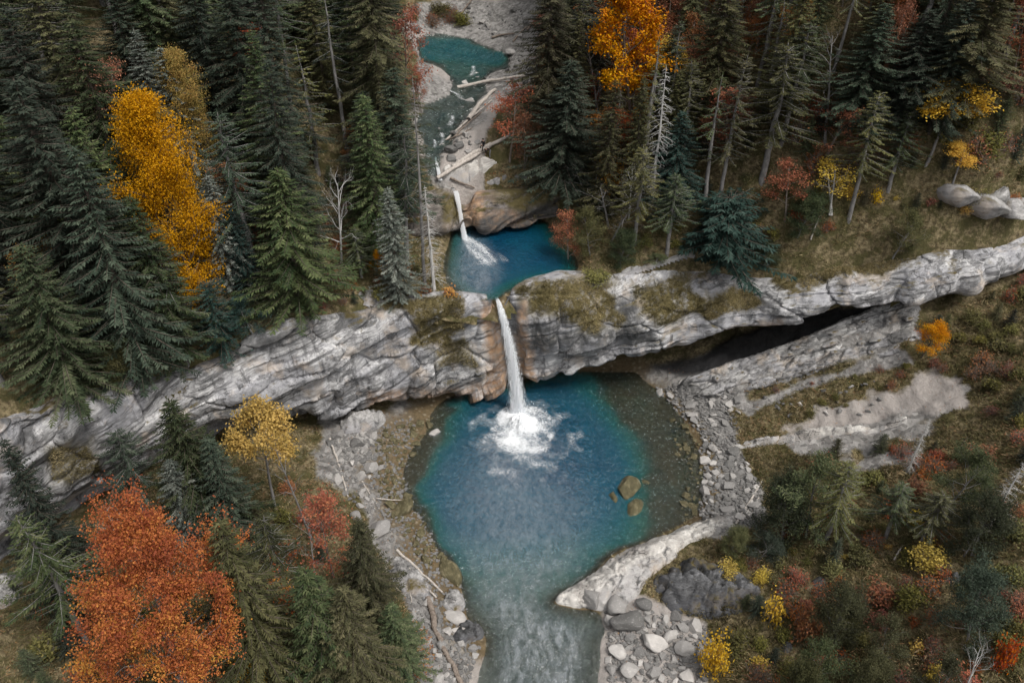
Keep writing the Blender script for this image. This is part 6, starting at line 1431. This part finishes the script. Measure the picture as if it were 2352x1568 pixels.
person((q2[0], q2[1], q2[2]), math.radians(-70), JB, 'person in grey trousers bending forward behind the sitting one', 'cl_brown', 'cl_grey')

# ---------------------------------------------------------------- shrubs between the trees
SHR = {'b_olive': 'low olive-leaved shrub', 'b_twig': 'brown twiggy half-bare shrub', 'b_red': 'small rust-red shrub', 'b_yellow': 'small yellow-leaved shrub', 'E': 'knee-high young spruce'}
R6 = np.random.default_rng(61)
def scatter(poly, n, which, kinds, where, smin=.6, smax=1.3, avoid=True):
    poly = np.array(poly, float); c = 0
    for _ in range(n*6):
        if c >= n: break
        px = R6.uniform(poly[:, 0].min(), poly[:, 0].max()); py = R6.uniform(poly[:, 1].min(), poly[:, 1].max())
        if not in_poly(np.array([px]), np.array([py]), poly)[0]: continue
        q = hit(px, py, which)
        if q is None: continue
        if avoid and any((q[0]-a)**2+(q[1]-b)**2 < .8 for a, b, r in TAKEN): continue
        k = str(R6.choice(kinds)); v = int(R6.integers(0, 2)); pr = PR[k][v]; s = R6.uniform(smin, smax)*(.32 if k == 'E' else 1); TAKEN.append((q[0], q[1], .6))
        mt = {'b_olive': 'lf_olive', 'b_twig': 'lf_rust', 'b_red': 'lf_rust', 'b_yellow': str(R6.choice(['lf_gold', 'lf_olive'])), 'E': str(R6.choice(['sp_mid', 'sp_olive', 'sp_dark']))}[k]
        put(pr, (q[0], q[1], q[2]-.05), s, s*R6.uniform(.8, 1.15), R6.uniform(0, 6.28), 'shrub' if k != 'E' else 'young_spruce', SHR[k]+' '+where, 'shrub' if k != 'E' else 'tree', SHR[k]+'s '+where, mt); c += 1
K1 = ['b_olive', 'b_olive', 'b_twig', 'b_twig', 'b_twig', 'b_olive', 'E', 'b_olive', 'b_red', 'b_yellow']
scatter([(1700, 1300), (2352, 1270), (2352, 1600), (1660, 1600), (1690, 1440)], 62, 'L', K1, 'on the lower right slope')
scatter([(1770, 1060), (2352, 1000), (2352, 1260), (1800, 1250)], 40, 'L', ['b_olive', 'b_twig', 'b_twig', 'E', 'E', 'b_red'], 'among the pines of the right bank')
scatter([(1640, 1270), (1760, 1250), (2150, 1200), (2150, 1290), (1750, 1340), (1600, 1330)], 16, 'L', ['b_olive', 'b_olive', 'b_yellow'], 'on the grassy knoll', .35, .8)
scatter([(2120, 780), (2352, 640), (2352, 1000), (2230, 950), (2230, 850)], 30, 'L', ['b_twig', 'b_olive', 'b_olive', 'E'], 'right of the scree slope')
scatter([(1760, 900), (2100, 830), (2200, 850), (1850, 970)], 14, 'L', ['b_olive', 'b_twig'], 'along the scree edge', .3, .7)
scatter([(0, 1250), (300, 1180), (700, 1120), (840, 1250), (940, 1450), (900, 1600), (0, 1600)], 56, 'L', ['b_twig', 'b_twig', 'b_olive', 'E', 'E', 'b_red'], 'under the lower left trees', .8, 1.6)
scatter([(560, 680), (640, 640), (900, 610), (1010, 640), (960, 700), (700, 720)], 32, 'U', ['b_twig', 'b_twig', 'b_olive', 'E', 'b_red'], 'along the left cliff rim', .5, 1.1)
scatter([(1400, 600), (1800, 560), (2000, 520), (2352, 470), (2352, 400), (2000, 440), (1760, 420), (1600, 500), (1380, 560)], 52, 'U', ['b_twig', 'b_olive', 'b_olive', 'E', 'b_yellow', 'b_red'], 'on the slope above the right cliff', .45, 1.1)
scatter([(1320, 430), (1600, 300), (1900, 180), (2352, 100), (2352, 380), (1900, 400), (1600, 470)], 64, 'U', ['b_twig', 'b_twig', 'b_red', 'E', 'E', 'b_olive'], 'under the trees of the right valley side', .8, 1.8)
scatter([(480, 400), (820, 330), (960, 420), (1000, 600), (800, 640), (560, 640)], 34, 'U', ['b_twig', 'E', 'E', 'b_red', 'b_olive'], 'under the spruces left of the upper pool', .7, 1.5)
scatter([(930, 20), (1050, 30), (1080, 60), (950, 60)], 10, 'U', ['b_olive', 'b_twig'], 'on the bank behind the stream pool', 1.0, 1.8)

# ---------------------------------------------------------------- grass and fallen leaves
def tufts(P, N, R, blades=6, l0=.25, l1=.65, w=.06, lean=.35):
    P = np.repeat(P, blades, 0); N = np.repeat(N, blades, 0); n = len(P)
    D = N*.55+np.array([0, 0, .55])+R.normal(0, lean, (n, 3)); D[:, 2] = np.abs(D[:, 2])*.8+.1
    tb = np.repeat(np.clip(.5+.42*fbm(P[::blades]*.35, 3, 5)*2+R.normal(0, .12, n//blades), 0, 1), blades)
    return kites(P+R.normal(0, .05, (n, 3))*np.array([1, 1, 0]), D, R.uniform(l0, l1, n), w*R.uniform(.7, 1.3, n), np.clip(tb+R.normal(0, .1, n), 0, 1), R, .2, .35)
R7 = np.random.default_rng(71); gs = Soup()
def hf_points(H, n, ok, win=None):
    win = win or (H.xs[0]+1, H.xs[-1]-1, H.ys[0]+1, H.ys[-1]-1)
    x = R7.uniform(win[0], win[1], n); y = R7.uniform(win[2], win[3], n); z = H(x, y); px, py = to_px(np.stack([x, y, z], -1))
    k = (px > -80) & (px < 2430) & (py > -30) & (py < 1640) & ok(x, y, z, px, py); x, y, z = x[k], y[k], z[k]
    e = .3; gx = (H(x+e, y)-H(x-e, y))/(2*e); gy = (H(x, y+e)-H(x, y-e))/(2*e)
    return np.stack([x, y, z-.02], -1), unit(np.stack([-gx, -gy, np.ones_like(gx)], -1))
GL = HF(-56, 66, 17, 82, .25); GL.Z = np.clip(gravel_mask_low, 0, 1)
P, N = hf_points(LOW, 95000, lambda x, y, z, px, py: (GL(x, y) < .45) & (z > .35) & (y < y_base(x)-.3) & (px > 1400) & (R7.random(len(x)) < .85))
V, F, TT = tufts(P, N, R7); gs.add(V, F, TT)
P, N = hf_points(LOW, 26000, lambda x, y, z, px, py: (GL(x, y) < .45) & (z > .6) & (y < y_base(x)-.3) & (px < 1000))
V, F, TT = tufts(P, N, R7, 5); gs.add(V, F, TT)
P, N = hf_points(UP, 34000, lambda x, y, z, px, py: (y > y_rim(x)+.2) & (y < y_rim(x)+np.where(px > 1350, 24, 7)) & (sdist(x, y, P2W) < -.4) & (px > 380), (-42, 70, 56, 104))
V, F, TT = tufts(P, N, R7, 6, .25, .6); gs.add(V, F, TT)
w = CLIFF_MOSS.ravel(); idx = np.where((w > .55))[0]; idx = R7.choice(idx, min(len(idx), 9000), replace=False)
P = CLIFF_G.reshape(-1, 3)[idx]; N = np.tile(np.array([[0, -.6, .6]]), (len(P), 1)); V, F, TT = tufts(P, N, R7, 6, .15, .42, .05, .4); gs.add(V, F, TT)
o = link('grass', gs.mesh('grass', False), None, M['grass']); tag(o, 'dry olive-brown grass covering banks, rims and slopes', 'grass', kind='stuff')
# tangled undergrowth: brush, ferns and dry stalks that nobody could count
us = Soup()
def brush(H, n, ok, hmax=.8, sd=0, win=None):
    P, N = hf_points(H, n, lambda x, y, z, px, py: ok(x, y, z, px, py) & (fbm(xy3(x, y, .30), 3, 400+sd) > -.42+.35*R7.random(len(x))), win)
    m = len(P); dens = np.clip(.45+1.1*fbm(P*.30, 3, 400+sd), .06, 1); P = P+np.stack([0*dens, 0*dens, R7.random(m)*hmax*dens], -1)
    D = N*.5+R7.normal(0, .7, (m, 3)); D[:, 2] = np.abs(D[:, 2])*.6; t = np.clip(.5+.75*fbm(P*.45, 3, 410+sd)+R7.normal(0, .2, m), 0, 1)
    V, F, TT = kites(P, D, R7.uniform(.22, .7, m), R7.uniform(.03, .10, m), t, R7, .2, .2); us.add(V, F, TT)
brush(LOW, 105000, lambda x, y, z, px, py: (GL(x, y) < .4) & (z > .8) & (y < y_base(x)-.3) & (px > 1640), .9, 1, (8, 62, 22, 72))
brush(LOW, 45000, lambda x, y, z, px, py: (GL(x, y) < .4) & (z > .9) & (y < y_base(x)-.2) & (px < 950), .9, 2, (-48, -5, 24, 64))
brush(UP, 110000, lambda x, y, z, px, py: (y > y_rim(x)+1.0) & (px > 1340) & (py < 660), 1.0, 3, (8, 72, 70, 112))
brush(UP, 40000, lambda x, y, z, px, py: (y > y_rim(x)+.8) & (px > 380) & (px < 990) & (y < y_rim(x)+22), .9, 4, (-42, -5, 56, 92))
o = link('undergrowth', us.mesh('undergrowth', False), None, M['brush']); tag(o, 'tangled brown and olive undergrowth covering the slopes', 'undergrowth', kind='stuff'); print('brush', us.n//4)
ls = Soup()
def leaves(H, n, ok, s=.09):
    P, N = hf_points(H, n, ok); P = P+N*.05; m = len(P); D = np.cross(N, unit(R7.normal(0, 1, (m, 3))))
    V, F, TT = kites(P, D, s*R7.uniform(.7, 1.5, m), s*.8*R7.uniform(.7, 1.3, m), R7.uniform(0, 1, m), R7, .9, .0); ls.add(V, F, TT)
leaves(LOW, 60000, lambda x, y, z, px, py: (z > .15) & (px > 1400) & (y < y_base(x)) & (R7.random(len(x)) < .14))
leaves(LOW, 60000, lambda x, y, z, px, py: (z > .1) & (px < 1080) & (R7.random(len(x)) < .3))
leaves(LOW, 500000, lambda x, y, z, px, py: in_poly(px, py, [(945, 1420), (985, 1440), (1000, 1500), (985, 1560), (940, 1568), (950, 1480)]), .13)
leaves(UP, 400000, lambda x, y, z, px, py: in_poly(px, py, [(1110, 400), (1200, 375), (1260, 385), (1260, 425), (1200, 440), (1120, 430)]), .15)
leaves(UP, 150000, lambda x, y, z, px, py: (px > 1300) & (y > y_rim(x)) & (R7.random(len(x)) < .12), .11)
o = link('fallen_leaves', ls.mesh('fallen_leaves', False), None, M['litter']); tag(o, 'scattered red and orange fallen leaves on the ground', 'leaves', kind='stuff')
tri = sum(sum(p.loop_total-2 for p in m.polygons) for m in bpy.data.meshes if m.users); print('unique triangles', tri)
